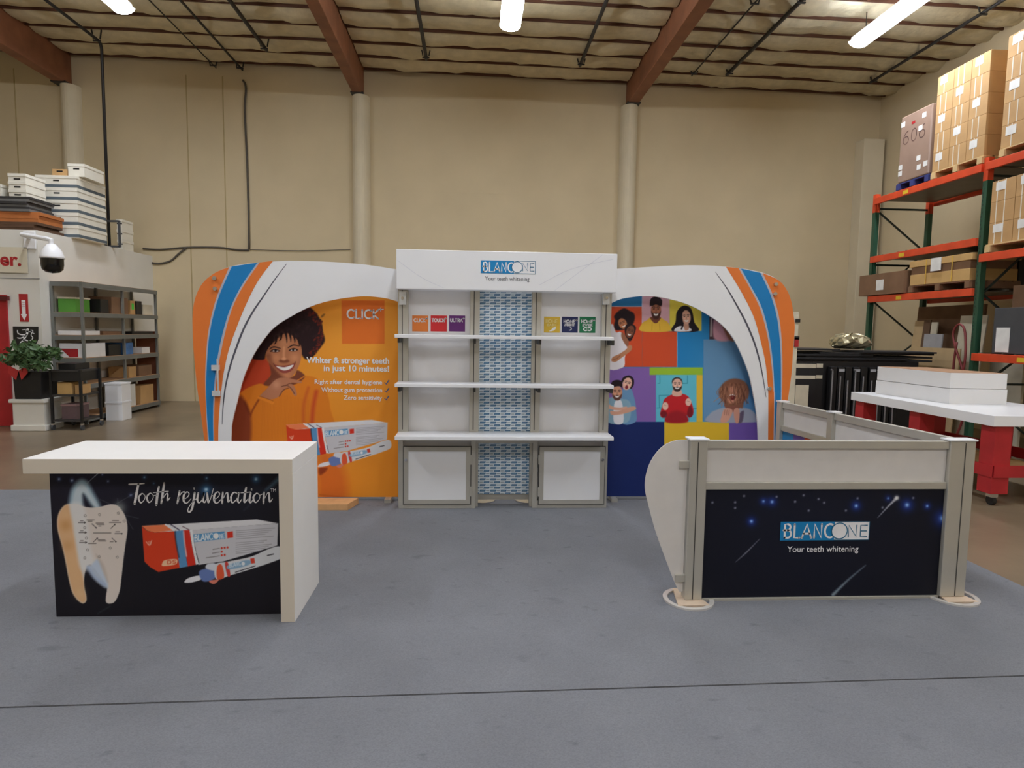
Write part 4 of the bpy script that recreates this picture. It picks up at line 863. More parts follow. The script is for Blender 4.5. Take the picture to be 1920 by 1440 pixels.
for u0_, u1_ in ((.03, um - .036), (um + .036, Ls - .066)):
    for a, b in ((.04, .085), (.76, .81), (.98, HZ)): obj('rail', sbox(u0_, u1_, -.022, .022, a, b), m_alu, sw)
    obj('infill_panel', sbox(u0_ + .001, u1_ - .001, -.004, .004, .8105, .9795), m_frost, sw)
    nb = 4; L_ = (u1_ - u0_) / nb
    for i in range(nb):
        c = cols[(i + int(u0_ * 3)) % 5]
        obj('graphic_block', sbox(u0_ + .001 + i * L_, u0_ + (i + 1) * L_, -.005, .004, .0855, .7595), M('block_%d_%d_%d' % c, c, .5, var=.02), sw)
q = A + d * um; foot(q.x, q.y, sw); q = A + d * (Ls - .03); foot(q.x - .02, q.y - .14, sw)

# wooden board lying by the backdrop
q = onz(570, 957, ZC); q1 = onz(652, 957, ZC); zb = .045
single('wooden_board', MB().prism([(q[0] - .2, q[1]), (q1[0], q1[1]), (q1[0] + .06, q1[1] + .22), (q[0] - .2, q[1] + .22)], ZC, ZC + .06, 'z'), M('raw_wood', (214, 164, 112), .7, var=.1, scale=12), 'short raw wooden board lying at the foot of the orange backdrop', 'board', bevel=.003)

# ================================================================== PALLET RACK (right)
m_green = M('rack_green', (42, 84, 62), .5, var=.1); m_ror = M('rack_orange', (222, 78, 40), .5, var=.1); m_dgreen = M('rack_green_dark', (34, 50, 44), .5)
m_wire = M('wire_deck', (120, 112, 98), .5, .5); m_card = M('cardboard', (196, 156, 104), .8, var=.08, scale=4); m_card2 = M('cardboard_brown', (132, 100, 74), .8, var=.1, scale=4)
m_cardL = M('cardboard_light', (206, 168, 108), .8, var=.06); m_tape = M('white_strap', (232, 224, 206), .5); m_label = M('paper_label', (236, 236, 232), .6); m_pal = M('pallet_wood', (214, 184, 132), .75, var=.12, scale=8)
m_bluep = M('blue_plastic', (58, 66, 128), .5); m_wrap = M('wrapped_brown', (158, 132, 116), .3, var=.08, scale=3); m_dgrey = M('dark_grey_panel', (70, 72, 76), .6); m_red = M('red_paint', (176, 36, 42), .5, var=.1)
XF, XB = 7.2, 8.2
rk = thing('pallet_rack', 'tall pallet rack with green posts and orange beams along the right wall', 'rack', (7.7, 8.5, 0))
POSTS = [11.24, 8.74, 6.25]
for yp in POSTS:
    for xp in (XF, XB):
        obj('post', BX(xp, xp + .08, yp - .04, yp + .04, 0, 4.0), m_green, rk); obj('post_top', BX(xp - .002, xp + .082, yp - .042, yp + .042, 3.88, 4.2), m_ror, rk)
        if xp == XF and yp < 11:
            for i in range(44):
                zz = 1.55 + i * .055
                if zz < 3.85: obj('post_hole', BX(xp - .003, xp - .001, yp + .005 + (i % 2) * .014, yp + .017 + (i % 2) * .014, zz, zz + .03), m_dgreen, rk)
    for z0, z1 in ((.2, .9), (.9, 1.6), (1.6, 2.3), (2.3, 3.2), (3.2, 3.9)):
        a, b = (XF + .08, XB) if int(z0 * 10) % 2 else (XB, XF + .08)
        obj('brace', MB().bar((a, yp, z0), (b, yp, z1), .035, .02), m_dgreen, rk)
    for zz in (3.95, 2.95, 1.0): obj('brace', MB().bar((XF + .08, yp, zz), (XB, yp, zz), .035, .03), m_dgreen, rk)
LV = {0: (4.12, 3.09, 2.38), 1: (4.12, 2.85, 1.45)}
for bay, (ya, yb) in enumerate(((8.78, 11.2), (6.29, 8.7))):
    for zt in LV[bay]:
        for xp in (XF - .045, XB + .08): obj('beam', BX(xp, xp + .045, ya, yb, zt - .11, zt), m_ror, rk, bevel=.004)
        obj('beam_tag', BX(XF - .048, XF - .0455, (ya + yb) / 2 - .05 + .35, (ya + yb) / 2 + .08 + .35, zt - .09, zt - .03), M('yellow_tag', (232, 196, 50), .5), rk)
        for i in range(12):
            yy = ya + .1 + i * (yb - ya - .2) / 11; obj('deck_wire', BX(XF - .02, XB + .1, yy - .006, yy + .006, zt + .0005, zt + .012), m_wire, rk)
        for xx in (XF + .15, XF + .5, XF + .85): obj('deck_support', BX(xx - .02, xx + .02, ya, yb, zt - .03, zt), m_wire, rk)
        obj('deck_sheet', BX(XF + .02, XB + .06, ya + .02, yb - .02, zt - .045, zt - .032), m_wire, rk)
DK_ = .012
def pallet(x0, x1, y0, y1, z, mat, label):
    t = thing('pallet', label, 'pallet', ((x0 + x1) / 2, (y0 + y1) / 2, z))
    for i in range(3):
        yy = y0 + .05 + i * (y1 - y0 - .1) / 2; obj('stringer', BX(x0, x1, yy - .045, yy + .045, z, z + .09), mat, t)
    n = 6
    for i in range(n):
        xx = x0 + (x1 - x0) * (i + .5) / n; obj('deck_board', BX(xx - (x1 - x0) / n * .4, xx + (x1 - x0) / n * .4, y0, y1, z + .091, z + .11), mat, t)
    return t
ORD = ['first', 'second', 'third', 'fourth', 'fifth', 'sixth', 'seventh', 'eighth', 'ninth']
def carton(x0, x1, y0, y1, z0, z1, label, group=None, mat=None, straps=1, paper=True, face='x', name='carton'):
    t = thing(name, label, 'carton', ((x0 + x1) / 2, (y0 + y1) / 2, z0), group)
    obj('box_body', BX(x0, x1, y0, y1, z0, z1), mat or m_card, t, bevel=.004)
    W = y1 - y0; H = z1 - z0
    for i in range(straps):
        yy = y0 + W * (i + 1) / (straps + 1) + W * .08; obj('strap', BX(x0 - .002, x0 + .001, yy - .008, yy + .008, z0, z1), m_tape, t)
    if paper: obj('label', BX(x0 - .003, x0 + .001, y0 + W * .4, y0 + W * .82, z1 - H * .48, z1 - H * .08), m_label, t)
    return t
z0 = 4.132
# blue pallet with the wrapped load
pallet(7.16, 8.15, 9.84, 10.62, z0, m_bluep, 'blue plastic pallet under the tall wrapped brown load')
t = thing('wrapped_load', 'tall brown stretch wrapped load on the blue pallet', 'load', (7.65, 10.2, z0 + .111))
obj('load_body', BX(7.17, 8.1, 9.87, 10.6, z0 + .111, 5.33), m_wrap, t, bevel=.02)
mb = MB(); Ss, asp = stroke_word('606')
for st_ in Ss: ribbon(mb, [(10.52 - u * .52, 4.86 + v * .2) for u, v in st_], .014, lambda a, b: (7.168, a, b))
obj('handwriting', mb, M('marker', (96, 70, 64), .7), t)
for y_, z_ in ((10.55, 5.2), (10.05, 5.2), (10.12, 5.02), (10.12, 4.55), (10.1, 4.4), (9.95, 4.42), (10.55, 4.5), (10.55, 4.4)): obj('sticker', BX(7.167, 7.171, y_ - .05, y_ + .04, z_ - .04, z_ + .04), m_label, t)
obj('sticker', BX(7.167, 7.171, 10.25, 10.33, 5.14, 5.18), m_red, t)
# middle and near loads of cartons on wooden pallets
for y0_, y1_, zt, nr, nc, nm, gp in ((8.78, 9.8, 5.68, 5, 3, 'beside wrapped brown load', 'cartons of the middle top load'), (7.3, 8.5, 5.72, 5, 3, 'above the small cartons', 'cartons of the near top load')):
    pallet(7.16, 8.18, y0_, y1_, z0, m_pal, 'wooden pallet under the tall carton load ' + ('beside the wrapped brown load' if y0_ > 8.6 else 'above the smaller cartons'))
    zb = z0 + .111; hh = (zt - zb) / nr; ww = (y1_ - y0_) / nc
    for r in range(nr):
        for c in range(nc):
            for dx in (0, 1):
                carton(7.18 + dx * .5, 7.675 + dx * .5, y0_ + c * ww + .003, y0_ + (c + 1) * ww - .003, zb + r * hh + .0005, zb + (r + 1) * hh - .001, ('brown carton in the hidden rear layer of the load ' + nm) if dx else 'brown carton, %s row from pallet, %s column, front of load %s' % (ORD[r], ('aisle-end', 'middle', 'wall-side')[c], nm), gp, straps=2 if (r + c) % 2 else 1, paper=(r + c) % 2 == 0 and dx == 0)
# right bay, middle level
zb = 2.862
pallet(7.16, 8.18, 7.0, 8.62, zb, m_pal, 'wooden pallet under the three rows of small cartons'); zb += .111
for r in range(3):
    for c in range(4):
        o_ = .2 if r == 1 else 0
        carton(7.19, 7.7, 8.6 - (c + 1) * .4 + .004 + o_ * .0, 8.6 - c * .4 - .004, zb + r * .285, zb + r * .285 + .283, 'small brown carton, %s row from its pallet, %s one from the rack post' % (ORD[r], ORD[c]), 'small cartons on the right rack bay', straps=2, paper=r != 1)
# left bay, lower level
zl = 2.392
t = carton(7.12, 7.75, 10.2, 11.42, zl, zl + .37, 'dark brown carton with a white slip overhanging the rack post', mat=m_card2, straps=0, paper=False)
obj('label', BX(7.116, 7.121, 10.72, 10.92, zl + .08, zl + .26), m_label, t)
pallet(7.16, 7.95, 8.84, 10.14, zl, m_card2, 'dark low pallet under the yellow strapped carton')
t = thing('carton', 'wide two piece carton with yellow straps and a paper slip', 'carton', (7.5, 9.5, zl + .111))
obj('carton_base', BX(7.17, 7.9, 8.86, 10.12, zl + .111, zl + .28), m_cardL, t, bevel=.004); obj('carton_sleeve', BX(7.18, 7.89, 8.87, 10.11, zl + .281, zl + .4), m_card2, t); obj('carton_lid', BX(7.16, 7.91, 8.82, 10.14, zl + .401, zl + .5), m_cardL, t, bevel=.004)
for yy in (9.2, 9.75): obj('strap', BX(7.155, 7.158, yy - .008, yy + .008, zl + .111, zl + .5), M('yellow_strap', (226, 186, 76), .5), t)
obj('label', BX(7.150, 7.1545, 9.42, 9.64, zl + .3, zl + .5), m_label, t)
single('black_case', BX(7.95, 8.2, 8.9, 9.9, zl + .013, zl + .62), m_blk, 'black flat case standing behind the yellow strapped carton', 'case', bevel=.01)
# right bay, lower level
zr = 1.462
t = thing('panel_pack', 'dark grey packed panels with a white label on the lower rack level', 'panel pack', (7.5, 7.9, zr))
obj('panel_body', BX(7.2, 7.6, 7.0, 8.4, zr, zr + .62), m_dgrey, t, bevel=.006); obj('label', BX(7.194, 7.2, 8.12, 8.34, zr + .02, zr + .35), m_label, t)
single('carton', BX(7.62, 8.15, 7.2, 8.6, zr, zr + .95), m_card2, 'tall brown carton behind the dark grey panels on the lower rack level', 'carton', bevel=.006)
# boards leaning behind, under the rack
def board(c, w, h, ry, rz, th, mat, label, name='board', cat='board'):
    R = Matrix.Rotation(rz, 3, 'Z') @ Matrix.Rotation(ry, 3, 'Y')
    mb = MB().obox((0, 0, 0), (th, w, h), R); zmin = min(p[2] for p in mb.v); mb.v = [(p[0] + c[0], p[1] + c[1], p[2] - zmin + c[2]) for p in mb.v]
    return single(name, mb, mat, label, cat)
m_board = M('pale_board', (206, 180, 138), .7, var=.06); m_gboard = M('grey_board', (176, 178, 184), .6); m_wboard = M('cream_board', (214, 206, 184), .7)
board((7.98, 10.3, 0), 1.5, 2.2, .06, 0, .04, m_card2, 'large brown cardboard sheet standing under the rack')
board((7.72, 10.65, 0), .32, 1.95, .1, 0, .02, m_board, 'narrow pale plywood strip leaning under the rack')
board((7.66, 10.4, 0), .16, 1.96, .08, 0, .02, M('walnut_strip', (110, 84, 64), .7), 'narrow dark wood strip leaning under the rack')
board((7.64, 10.2, 0), .14, 1.92, .08, 0, .02, m_wboard, 'narrow cream strip leaning under the rack')
board((7.52, 10.02, 0), .42, 1.72, .06, 0, .02, m_gboard, 'light grey square cornered board leaning under the rack')
board((7.66, 9.42, 0), .5, 2.02, .1, .05, .02, m_wboard, 'tall off white board leaning under the rack')
board((7.36, 9.65, 0), .9, 1.5, .05, 0, .02, m_board, 'wide low pale plywood board leaning under the rack')
t = thing('foam_board', 'wide cream board with a small dark picture under the rack', 'board', (8.02, 8.95, 0)); obj('board_sheet', BX(8.05, 8.09, 8.8, 9.4, 0, 2.0), m_wboard, t)
obj('picture', BX(8.045, 8.05, 8.98, 9.14, 1.5, 1.68), M('picture_print', (70, 60, 80), .6, var=.8, scale=14), t)
h = MB().tube(smooth([(7.1, 8.9, .02), (7.12, 8.72, .5), (7.12, 8.72, 1.0), (7.1, 8.95, 1.55), (7.1, 9.0, 1.75), (7.1, 8.9, 1.86), (7.1, 8.78, 1.75), (7.08, 8.72, 1.3), (7.08, 8.85, .9), (7.1, 8.95, 1.2), (7.1, 8.92, 1.6)], False, 5), .016, 8)
single('hose', h, M('red_hose', (120, 44, 44), .5), 'dark red hose coiled over the near rack post', 'hose', smooth=True)

# ---------------------------------------------------------------- work table with white slabs
t = thing('work_table', 'red wooden work table with thick white top on castors', 'table', (5.7, 6.8, 0))
ta, tb = onz(1862, 780, .92), onz(1598, 735, .92)
tx0, ty0, ty1 = (ta[0] + tb[0]) / 2, ta[1], tb[1]
TZ = .92; tx1 = tx0 + 1.25
obj('table_top', BX(tx0, tx1, ty0, ty1, TZ - .105, TZ), m_white, t, bevel=.003)
for i, yy in enumerate((ty0 + .12, (ty0 + ty1) / 2, ty1 - .12)):
    for xx in (tx0 + .14, tx1 - .14):
        obj('leg', BX(xx - .09, xx + .09, yy - .09, yy + .09, .13, TZ - .106), m_red, t, bevel=.004)
        if i != 1:
            c_ = obj('castor', MB().cyl((xx - .018, yy, .05), (xx + .018, yy, .05), .05, 16), m_blk, t); obj('castor_fork', BX(xx - .035, xx + .035, yy - .04, yy + .03, .085, .13), m_chrome, c_)
for xx in (tx0 + .04, tx1 - .05): obj('apron', BX(xx, xx + .02, ty0 + .03, ty1 - .03, .3, .42), m_red, t)
for yy in (ty0 + .02, ty1 - .03): obj('apron', BX(tx0 + .061, tx1 - .051, yy, yy + .02, .3, .42), m_red, t)
obj('lower_shelf', BX(tx0 + .24, tx1 - .24, ty0 + .05, ty1 - .05, .3, .32), m_pal, t)
m_slab = M('slab_white', (226, 225, 224), .5, var=.015)
def slab(pts, z0, z1, label):
    t = thing('white_plinth', label, 'plinth', (pts[0][0], pts[0][1], z0)); obj('plinth_body', MB().prism(pts, z0, z1, 'z'), m_slab, t, bevel=.002)
    return t
pA = onz(1779, 757, TZ); pB = onz(1641, 737, TZ); pC = onz(1887, 759, TZ)
zt1 = TZ + .14
f1 = [(pB[0], pB[1]), (pA[0], pA[1]), (pC[0], pC[1]), (pC[0] + pB[0] - pA[0], pC[1] + pB[1] - pA[1])]
slab(f1, TZ + .0005, TZ + .172, 'lower white plinth box on the red work table')
cxm = sum(p[0] for p in f1) / 4; cym = sum(p[1] for p in f1) / 4
f2 = [(cxm + (p[0] - cxm) * .985, cym + (p[1] - cym) * .985) for p in f1]
t = slab(f2, TZ + .177, TZ + .352, 'upper white plinth box with brown top on the red work table')
obj('top_board', MB().prism([(cxm + (p[0] - cxm) * .96, cym + (p[1] - cym) * .96) for p in f1], TZ + .3521, TZ + .356, 'z'), M('brown_top', (176, 138, 106), .7), t)

# ---------------------------------------------------------------- black panels
m_bp = M('black_panel', (24, 24, 26), .45, var=.2); m_bp2 = M('black_sheet', (34, 34, 37), .6, var=.15); m_sil = M('silver_bar', (168, 168, 172), .35, .6)
bx0, bx1 = ony(1500, 720, 9.2)[0], 6.9
t = thing('panel_trolley', 'long black trolley that carries the black sheets', 'trolley', ((bx0 + bx1) / 2, 9.6, 0))
obj('trolley_body', BX(bx0 + .05, bx1 - .05, 9.35, 10.1, .12, 1.28), m_bp, t)
for xx in (bx0 + .2, bx1 - .2):
    for yy in (9.45, 10.0): obj('castor', MB().cyl((xx - .02, yy, .06), (xx + .02, yy, .06), .06, 14), m_blk, t)
zz = 1.281
rg = np.random.RandomState(4)
for i, (x0_, x1_) in enumerate(((1486, 1790), (1490, 1705), (1515, 1785), (1500, 1640), (1540, 1790), (1615, 1770), (1505, 1580))):
    a, b = ony(x0_, 670, 9.3)[0], min(ony(x1_, 670, 9.3)[0], 7.08)
    single('black_sheet', BX(a, b, 9.25 + rg.rand() * .12, 10.1, zz, zz + .026), m_bp2, 'thin black sheet, %s from the bottom of the pile on the panel trolley' % ORD[i], 'sheet', 'black sheets on the trolley', bevel=.003); zz += .0265
for i, xpx in enumerate((1563, 1577, 1591, 1606, 1620, 1636, 1650, 1664, 1678)):
    X = ony(xpx, 760, 9.2)[0]
    t = thing('standing_panel', 'black panel with silver edge bar against the trolley, %s from the framed panels' % ORD[i], 'panel', (X, 9.25, 0), 'black panels against the trolley')
    obj('panel_board', BX(X - .05, X + .05, 9.24, 9.33, 0, 1.2), m_bp, t, bevel=.004)
    top = 1.12 - .06 * (i % 3); obj('edge_bar', MB().tube([(X - .03, 9.225, .15), (X - .03, 9.225, top), (X - .035, 9.222, top + .03), (X - .06, 9.22, top + .04)] if i % 3 == 0 else [(X - .02, 9.225, .15), (X - .02, 9.225, top)], .012, 8), m_sil, t)
    if i % 2: obj('tag', BX(X - .04, X + .045, 9.232, 9.2395, 1.13, 1.17), m_gboard, t)
for i, (xa, xb_, lab) in enumerate(((1482, 1528, 'black framed panel with a cream window leaning by the striped arch'), (1530, 1548, 'narrow black framed panel with pale edge beside the cream window panel'))):
    X0, X1 = ony(xa, 740, 8.9)[0], ony(xb_, 740, 8.9)[0]
    t = thing('framed_panel', lab, 'panel', ((X0 + X1) / 2, 8.9 + .1 * i, 0)); Yf = 8.9 + .1 * i
    obj('panel_frame', BX(X0, X1, Yf, Yf + .04, 0, 1.28), m_bp, t); obj('pale_band', BX(X0 + .01, X1 - .01, Yf - .004, Yf - .0005, 1.2, 1.26), m_wboard, t); obj('pale_band', BX(X0 + .01, X1 - .01, Yf - .004, Yf - .0005, 1.04, 1.09), m_wboard, t)
    if i == 0: obj('cream_window', BX(X0 + .07, X1 - .1, Yf - .004, Yf - .0005, .3, .95), m_wboard, t)
q = ony(1590, 650, 9.75)
fb = MB().sphere((q[0], 9.7, zz + .1), .3, 30, .42); rg = np.random.RandomState(9); fb.v = [(x + rg.randn() * .02, y + rg.randn() * .02, max(z + rg.randn() * .016, zz)) for x, y, z in fb.v]
single('foil_bag', fb, M('crumpled_foil', (190, 182, 150), .25, .7), 'crumpled shiny foil bag lying on the black sheets', 'bag')
q = ony(1492, 585, 7.2); q1 = ony(1492, 650, 7.2)
t = thing('clip_stand', 'narrow pale board with clips standing behind the striped arch', 'board', (q[0], 7.2, 0)); obj('stand_board', BX(q[0] - .06, q[0] + .04, 7.2, 7.23, 0, q[2]), m_wboard, t)
for zz_ in (.1, .3): obj('clip', BX(q[0] + .0, q[0] + .05, 7.18, 7.199, q[2] - zz_ - .02, q[2] - zz_ + .02), m_blk, t)
obj('red_tag', BX(q[0] + .0, q[0] + .045, 7.18, 7.199, q1[2], q1[2] + .1), m_red, t)

# ================================================================== OFFICE CORNER (left)
OX, OY, OZ = -6.97, 10.78, 3.17
ow = struct('wall_office', BX(XL, OX, OY, YW - .001, 0, OZ), m_office)
q = ony(40, 522, OY - .002); obj('panel_joint', BX(XL, OX, OY - .004, OY + .01, q[2] - .008, q[2] + .008), M('grey_joint', (150, 150, 150), .7), ow)
dr = struct('door_1', BX(-8.15, ony(20, 670, OY)[0], OY - .035, OY - .003, 0.01, ony(10, 553, OY)[2]), m_red)
dr['label'] = 'red door of the white office'
obj('door_closer', BX(-7.62, -7.42, OY - .09, OY - .036, ony(5, 560, OY)[2] - .03, ony(5, 560, OY)[2] + .04), M('maroon', (96, 24, 30), .5), dr)
def wpoly(pts, Y): return [tuple(ony(x, y, Y)[[0, 2]]) for x, y in pts]
# wall sign, cut by the picture edge
x0_, x1_, z0_, z1_ = rect(-30, 463, 51, 511, OY - .03)
t = thing('wall_sign', 'clear wall sign with red lettering on the office front', 'sign', (x1_ - .3, OY - .02, z0_)); obj('sign_plate', BX(x0_, x1_, OY - .03, OY - .022, z0_, z1_), M('sign_acrylic', (222, 214, 192), .15, var=.03), t)
text_mesh('lettering', 'er.', 0, 481, 39.5, 499, OY - .032, m_red, t, .03)
for bx_ in (x1_ - .05,): obj('standoff', MB().cyl((bx_, OY - .04, z1_ - .05), (bx_, OY, z1_ - .05), .012, 10), m_chrome, t)
x0_, x1_, z0_, z1_ = rect(36, 551, 52.5, 603, OY - .01)
t = thing('arrow_sign', 'narrow red sign with a white arrow pointing down', 'sign', ((x0_ + x1_) / 2, OY - .01, z0_)); obj('sign_plate', BX(x0_, x1_, OY - .008, OY - .001, z0_, z1_), m_red, t)
xm = (x0_ + x1_) / 2; w2 = (x1_ - x0_)
obj('arrow', MB().prism([(xm - w2 * .22, z1_ - .1), (xm + w2 * .22, z1_ - .1), (xm + w2 * .2, z0_ + .12), (xm + w2 * .36, z0_ + .12), (xm, z0_ + .02), (xm - w2 * .36, z0_ + .12), (xm - w2 * .2, z0_ + .12)], OY - .0095, OY - .0085, 'y'), m_wink, t)
for i in range(3): obj('print_line', BX(xm - w2 * .15, xm + w2 * .15, OY - .0105, OY - .0098, z1_ - .14 - i * .03, z1_ - .13 - i * .03), m_red, t)
t = thing('shield_sign', 'black shield sign with a white rearing lion emblem', 'sign', (-7.2, OY - .01, 1.1))
sh = wpoly([(24, 612), (71.5, 612.5), (71.5, 636), (66, 648), (57, 658), (48, 664), (39, 658), (30, 648), (25, 636)], OY - .01); obj('shield', MB().prism(sh, OY - .012, OY - .001, 'y'), m_blk, t)
z1a = zoom(0, 420, 3.6); lm = MB()
for pts, wd in (([(175, 715), (190, 708), (190, 722), (176, 724)], 6), ([(186, 722), (180, 745), (168, 765), (160, 785)], 13), ([(182, 745), (150, 748), (122, 738), (118, 718)], 7), ([(176, 755), (140, 770), (118, 768)], 7), ([(162, 785), (140, 800), (138, 822), (160, 826)], 8), ([(165, 782), (195, 790), (206, 806), (196, 824), (216, 826)], 8), ([(200, 790), (222, 770), (210, 750), (222, 722), (208, 716)], 5), ([(180, 730), (205, 728), (230, 740)], 5), ([(150, 715), (172, 712)], 5)):
    P = [tuple(ony(*z1a(*p), OY - .014)[[0, 2]]) for p in smooth(pts, False, 4)]; ribbon(lm, P, wd / 3.6 * OY / F, lambda a, b: (a, OY - .014, b))
obj('emblem', lm, m_wink, t)
# dome camera
q = ony(97, 470, OY - .35); cq = (q[0], q[1], ony(97, 490, q[1])[2])
t = thing('dome_camera', 'white and black dome security camera on a bracket at the office corner', 'camera', (OX, OY - .1, OZ - .1))
zt = ony(97, 462, q[1])[2]; R_ = .165
obj('camera_hood', MB().lathe([(.02, .2), (.06, .19), (.13, .1), (R_, 0), (R_ + .004, -.03), (R_ - .01, -.03)], (cq[0], cq[1], cq[2] + .07), 24), m_white, t, smooth=True)
obj('camera_dome', MB().lathe([(R_ - .012, 0), (R_ - .012, -.1), (.14, -.17), (.09, -.215), (.001, -.23)], (cq[0], cq[1], cq[2] + .045), 24), M('black_gloss', (18, 18, 20), .12), t, smooth=True)
obj('bracket', MB().tube([(OX - .1, OY - .002, OZ - .12), (OX - .1, OY - .2, OZ - .1), (cq[0] - .05, cq[1], cq[2] + .34), (cq[0], cq[1], cq[2] + .33), (cq[0], cq[1], cq[2] + .25)], .035, 10), m_white, t)
obj('wall_plate', BX(OX - .2, OX - .02, OY - .03, OY - .001, OZ - .3, OZ - .02), m_white, t, bevel=.006)
# pedestal, planter, plant
t = thing('pedestal', 'white moulded pedestal against the office front', 'pedestal', (-6.93, 10.5, 0))
pz = .5; obj('pedestal_body', BX(-7.17, -6.7, 10.32, 10.74, 0, pz - .06), m_office, t); obj('base_moulding', BX(-7.2, -6.67, 10.29, 10.745, 0, .09), m_office, t, bevel=.01); obj('top_moulding', BX(-7.21, -6.66, 10.28, 10.745, pz - .06, pz), m_office, t, bevel=.015)
t = thing('potted_plant', 'bushy green plant with a red bow in a square black planter', 'plant', (-6.93, 10.5, pz))
obj('planter', MB().prism([(-7.13, pz + .001), (-6.74, pz + .001), (-6.72, pz + .43), (-7.15, pz + .43)], 10.32, 10.72, 'y'), m_blk, t, bevel=.008)
rg = np.random.RandomState(12); lf = MB()
for i in range(520):
    u = rg.randn(3); u /= np.linalg.norm(u); r = rg.rand() ** .4
    c = np.array([-6.83 + u[0] * .52 * r, (10.36 + u[1] * .24 * r) if u[0] * r < -.1 else 10.2 + u[1] * .09 * r, pz + .68 + u[2] * .2 * r + .05 * math.sin(u[0] * 9)])
    a = rg.randn(3); a /= np.linalg.norm(a); b = np.cross(a, rg.randn(3)); b /= np.linalg.norm(b); L_ = .05 + .03 * rg.rand(); n3 = np.cross(a, b)
    lf.add([c - a * L_, c - a * L_ * .2 + b * L_ * .45 + n3 * .008, c + a * L_, c - a * L_ * .2 - b * L_ * .45 + n3 * .008], [(0, 1, 2), (0, 2, 3)])
obj('foliage', lf, M('leaf_green', (78, 108, 66), .5, var=.35, scale=9), t)['kind'] = 'stuff'
for i in range(6): a = i * 1.05; obj('stem', MB().tube([(-6.93, 10.5, pz + .43), (-6.9 + .15 * math.cos(a), 10.48 + .1 * math.sin(a), pz + .6), (-6.85 + .35 * math.cos(a), 10.45 + .15 * math.sin(a), pz + .72)], .006, 6), M('stem_green', (70, 86, 50), .6), t)
for sx in (-1, 1): obj('bow_loop', MB().add([(-7.03, 10.29, pz + .45), (-7.03 + sx * .13, 10.27, pz + .53), (-7.03 + sx * .15, 10.27, pz + .42), (-7.03 + sx * .04, 10.28, pz + .3)], [(0, 1, 2, 3)]), M('bow_red', (188, 48, 48), .5), t)
# black utility cart
t = thing('utility_cart', 'black three shelf utility cart on castors beside the planter', 'cart', (-6.4, 10.65, 0))
kx0, kx1, ky0, ky1 = -6.63, -6.15, 10.36, 10.92
for xx in (kx0, kx1 - .035):
    for yy in (ky0, ky1 - .035):
        obj('post', BX(xx, xx + .035, yy, yy + .035, .11, .96), m_blk, t); cs = obj('castor', MB().cyl((xx + .005, yy + .02, .045), (xx + .03, yy + .02, .045), .045, 14), m_dgrey, t); obj('castor_fork', BX(xx, xx + .035, yy, yy + .04, .085, .112), m_chrome, cs)
for zz in (.14, .54, .93): obj('shelf', BX(kx0 + .036, kx1 - .036, ky0 + .002, ky1 - .002, zz, zz + .03), M('cart_shelf', (60, 58, 58), .4), t)
obj('drawer', BX(kx0 + .037, kx1 - .037, ky0 + .01, ky1 - .01, .78, .929), m_blk, t)
def item(name, x0, x1, y0, y1, z0, z1, mat, label, cat, lid=None, tagm=None):
    t = thing(name, label, cat, ((x0 + x1) / 2, (y0 + y1) / 2, z0)); obj('box_body', BX(x0, x1, y0, y1, z0, z1), mat, t, bevel=.004)
    if lid: obj('lid', BX(x0 - .008, x1 + .008, y0 - .008, y1 + .008, z1 + .0005, z1 + .03), lid, t, bevel=.003)
    if tagm: obj('label', BX(x1, x1 + .003, y0 + (y1 - y0) * .25, y0 + (y1 - y0) * .7, z0 + (z1 - z0) * .35, z0 + (z1 - z0) * .8), tagm, t)
    return t
item('carton', -6.55, -6.33, 10.42, 10.7, .571, .76, m_cardL, 'small tan carton on the middle shelf of the black cart', 'carton')
item('carton', -6.30, -6.2, 10.45, 10.7, .571, .72, m_card, 'narrow tan carton beside the small carton on the black cart', 'carton')
item('storage_bin', -6.5, -6.27, 10.42, 10.75, .171, .38, M('plum_bin', (104, 84, 88), .5), 'plum storage bin on the bottom shelf of the black cart', 'bin', M('bin_lid', (150, 120, 120), .5))
item('printer', -6.52, -6.26, 10.42, 10.8, .961, 1.06, m_blk, 'flat black device on top of the black cart', 'device')
# grey steel shelving
m_steel = M('grey_steel', (124, 126, 122), .45, .3, var=.06); m_chip = M('particle_board', (178, 138, 100), .8, var=.1, scale=20)
sX0, sX1, sY0, sY1 = -6.955, -6.45, 11.0, 13.5
t = thing('steel_shelving', 'grey steel shelving with six particle board shelves along the office side', 'shelving', (-6.7, 12.25, 0))
ZS = [onx(157, y, -6.45)[2] for y in (537, 594, 637, 680)] + [onx(245, 716, -6.45)[2], .05]
for xx in (sX0, sX1 - .04):
    for yy in (sY0, (sY0 + sY1) / 2 - .02, sY1 - .04): obj('post', BX(xx, xx + .04, yy, yy + .04, 0, ZS[0] + .07), m_steel, t)
for zz in ZS:
    obj('beam', BX(sX1 - .002, sX1 + .012, sY0, sY1, zz - .005, zz + .07), m_steel, t); obj('beam', BX(sX0 + .041, sX1 - .041, sY0 - .012, sY0 + .002, zz - .005, zz + .07), m_steel, t)
    obj('shelf_board', BX(sX0 + .0, sX1 - .003, sY0 + .003, sY1, zz + .06, zz + .075), m_chip, t)
m_grn = M('green_box', (92, 160, 62), .6); m_bl = M('blue_bag', (70, 122, 186), .5, var=.3)
sh_ = [z + .0755 for z in ZS]
item('carton', -6.9, -6.62, 11.1, 11.5, sh_[1], sh_[1] + .22, m_grn, 'green carton with open flaps on the second shelf', 'carton', m_wboard)
item('monitor', -6.85, -6.5, 11.6, 11.85, sh_[1], sh_[1] + .24, m_blk, 'black boxy device beside the green carton on the shelving', 'device')
item('carton', -6.9, -6.5, 11.95, 12.5, sh_[1], sh_[1] + .3, m_card2, 'big brown carton on the second shelf of the shelving', 'carton')
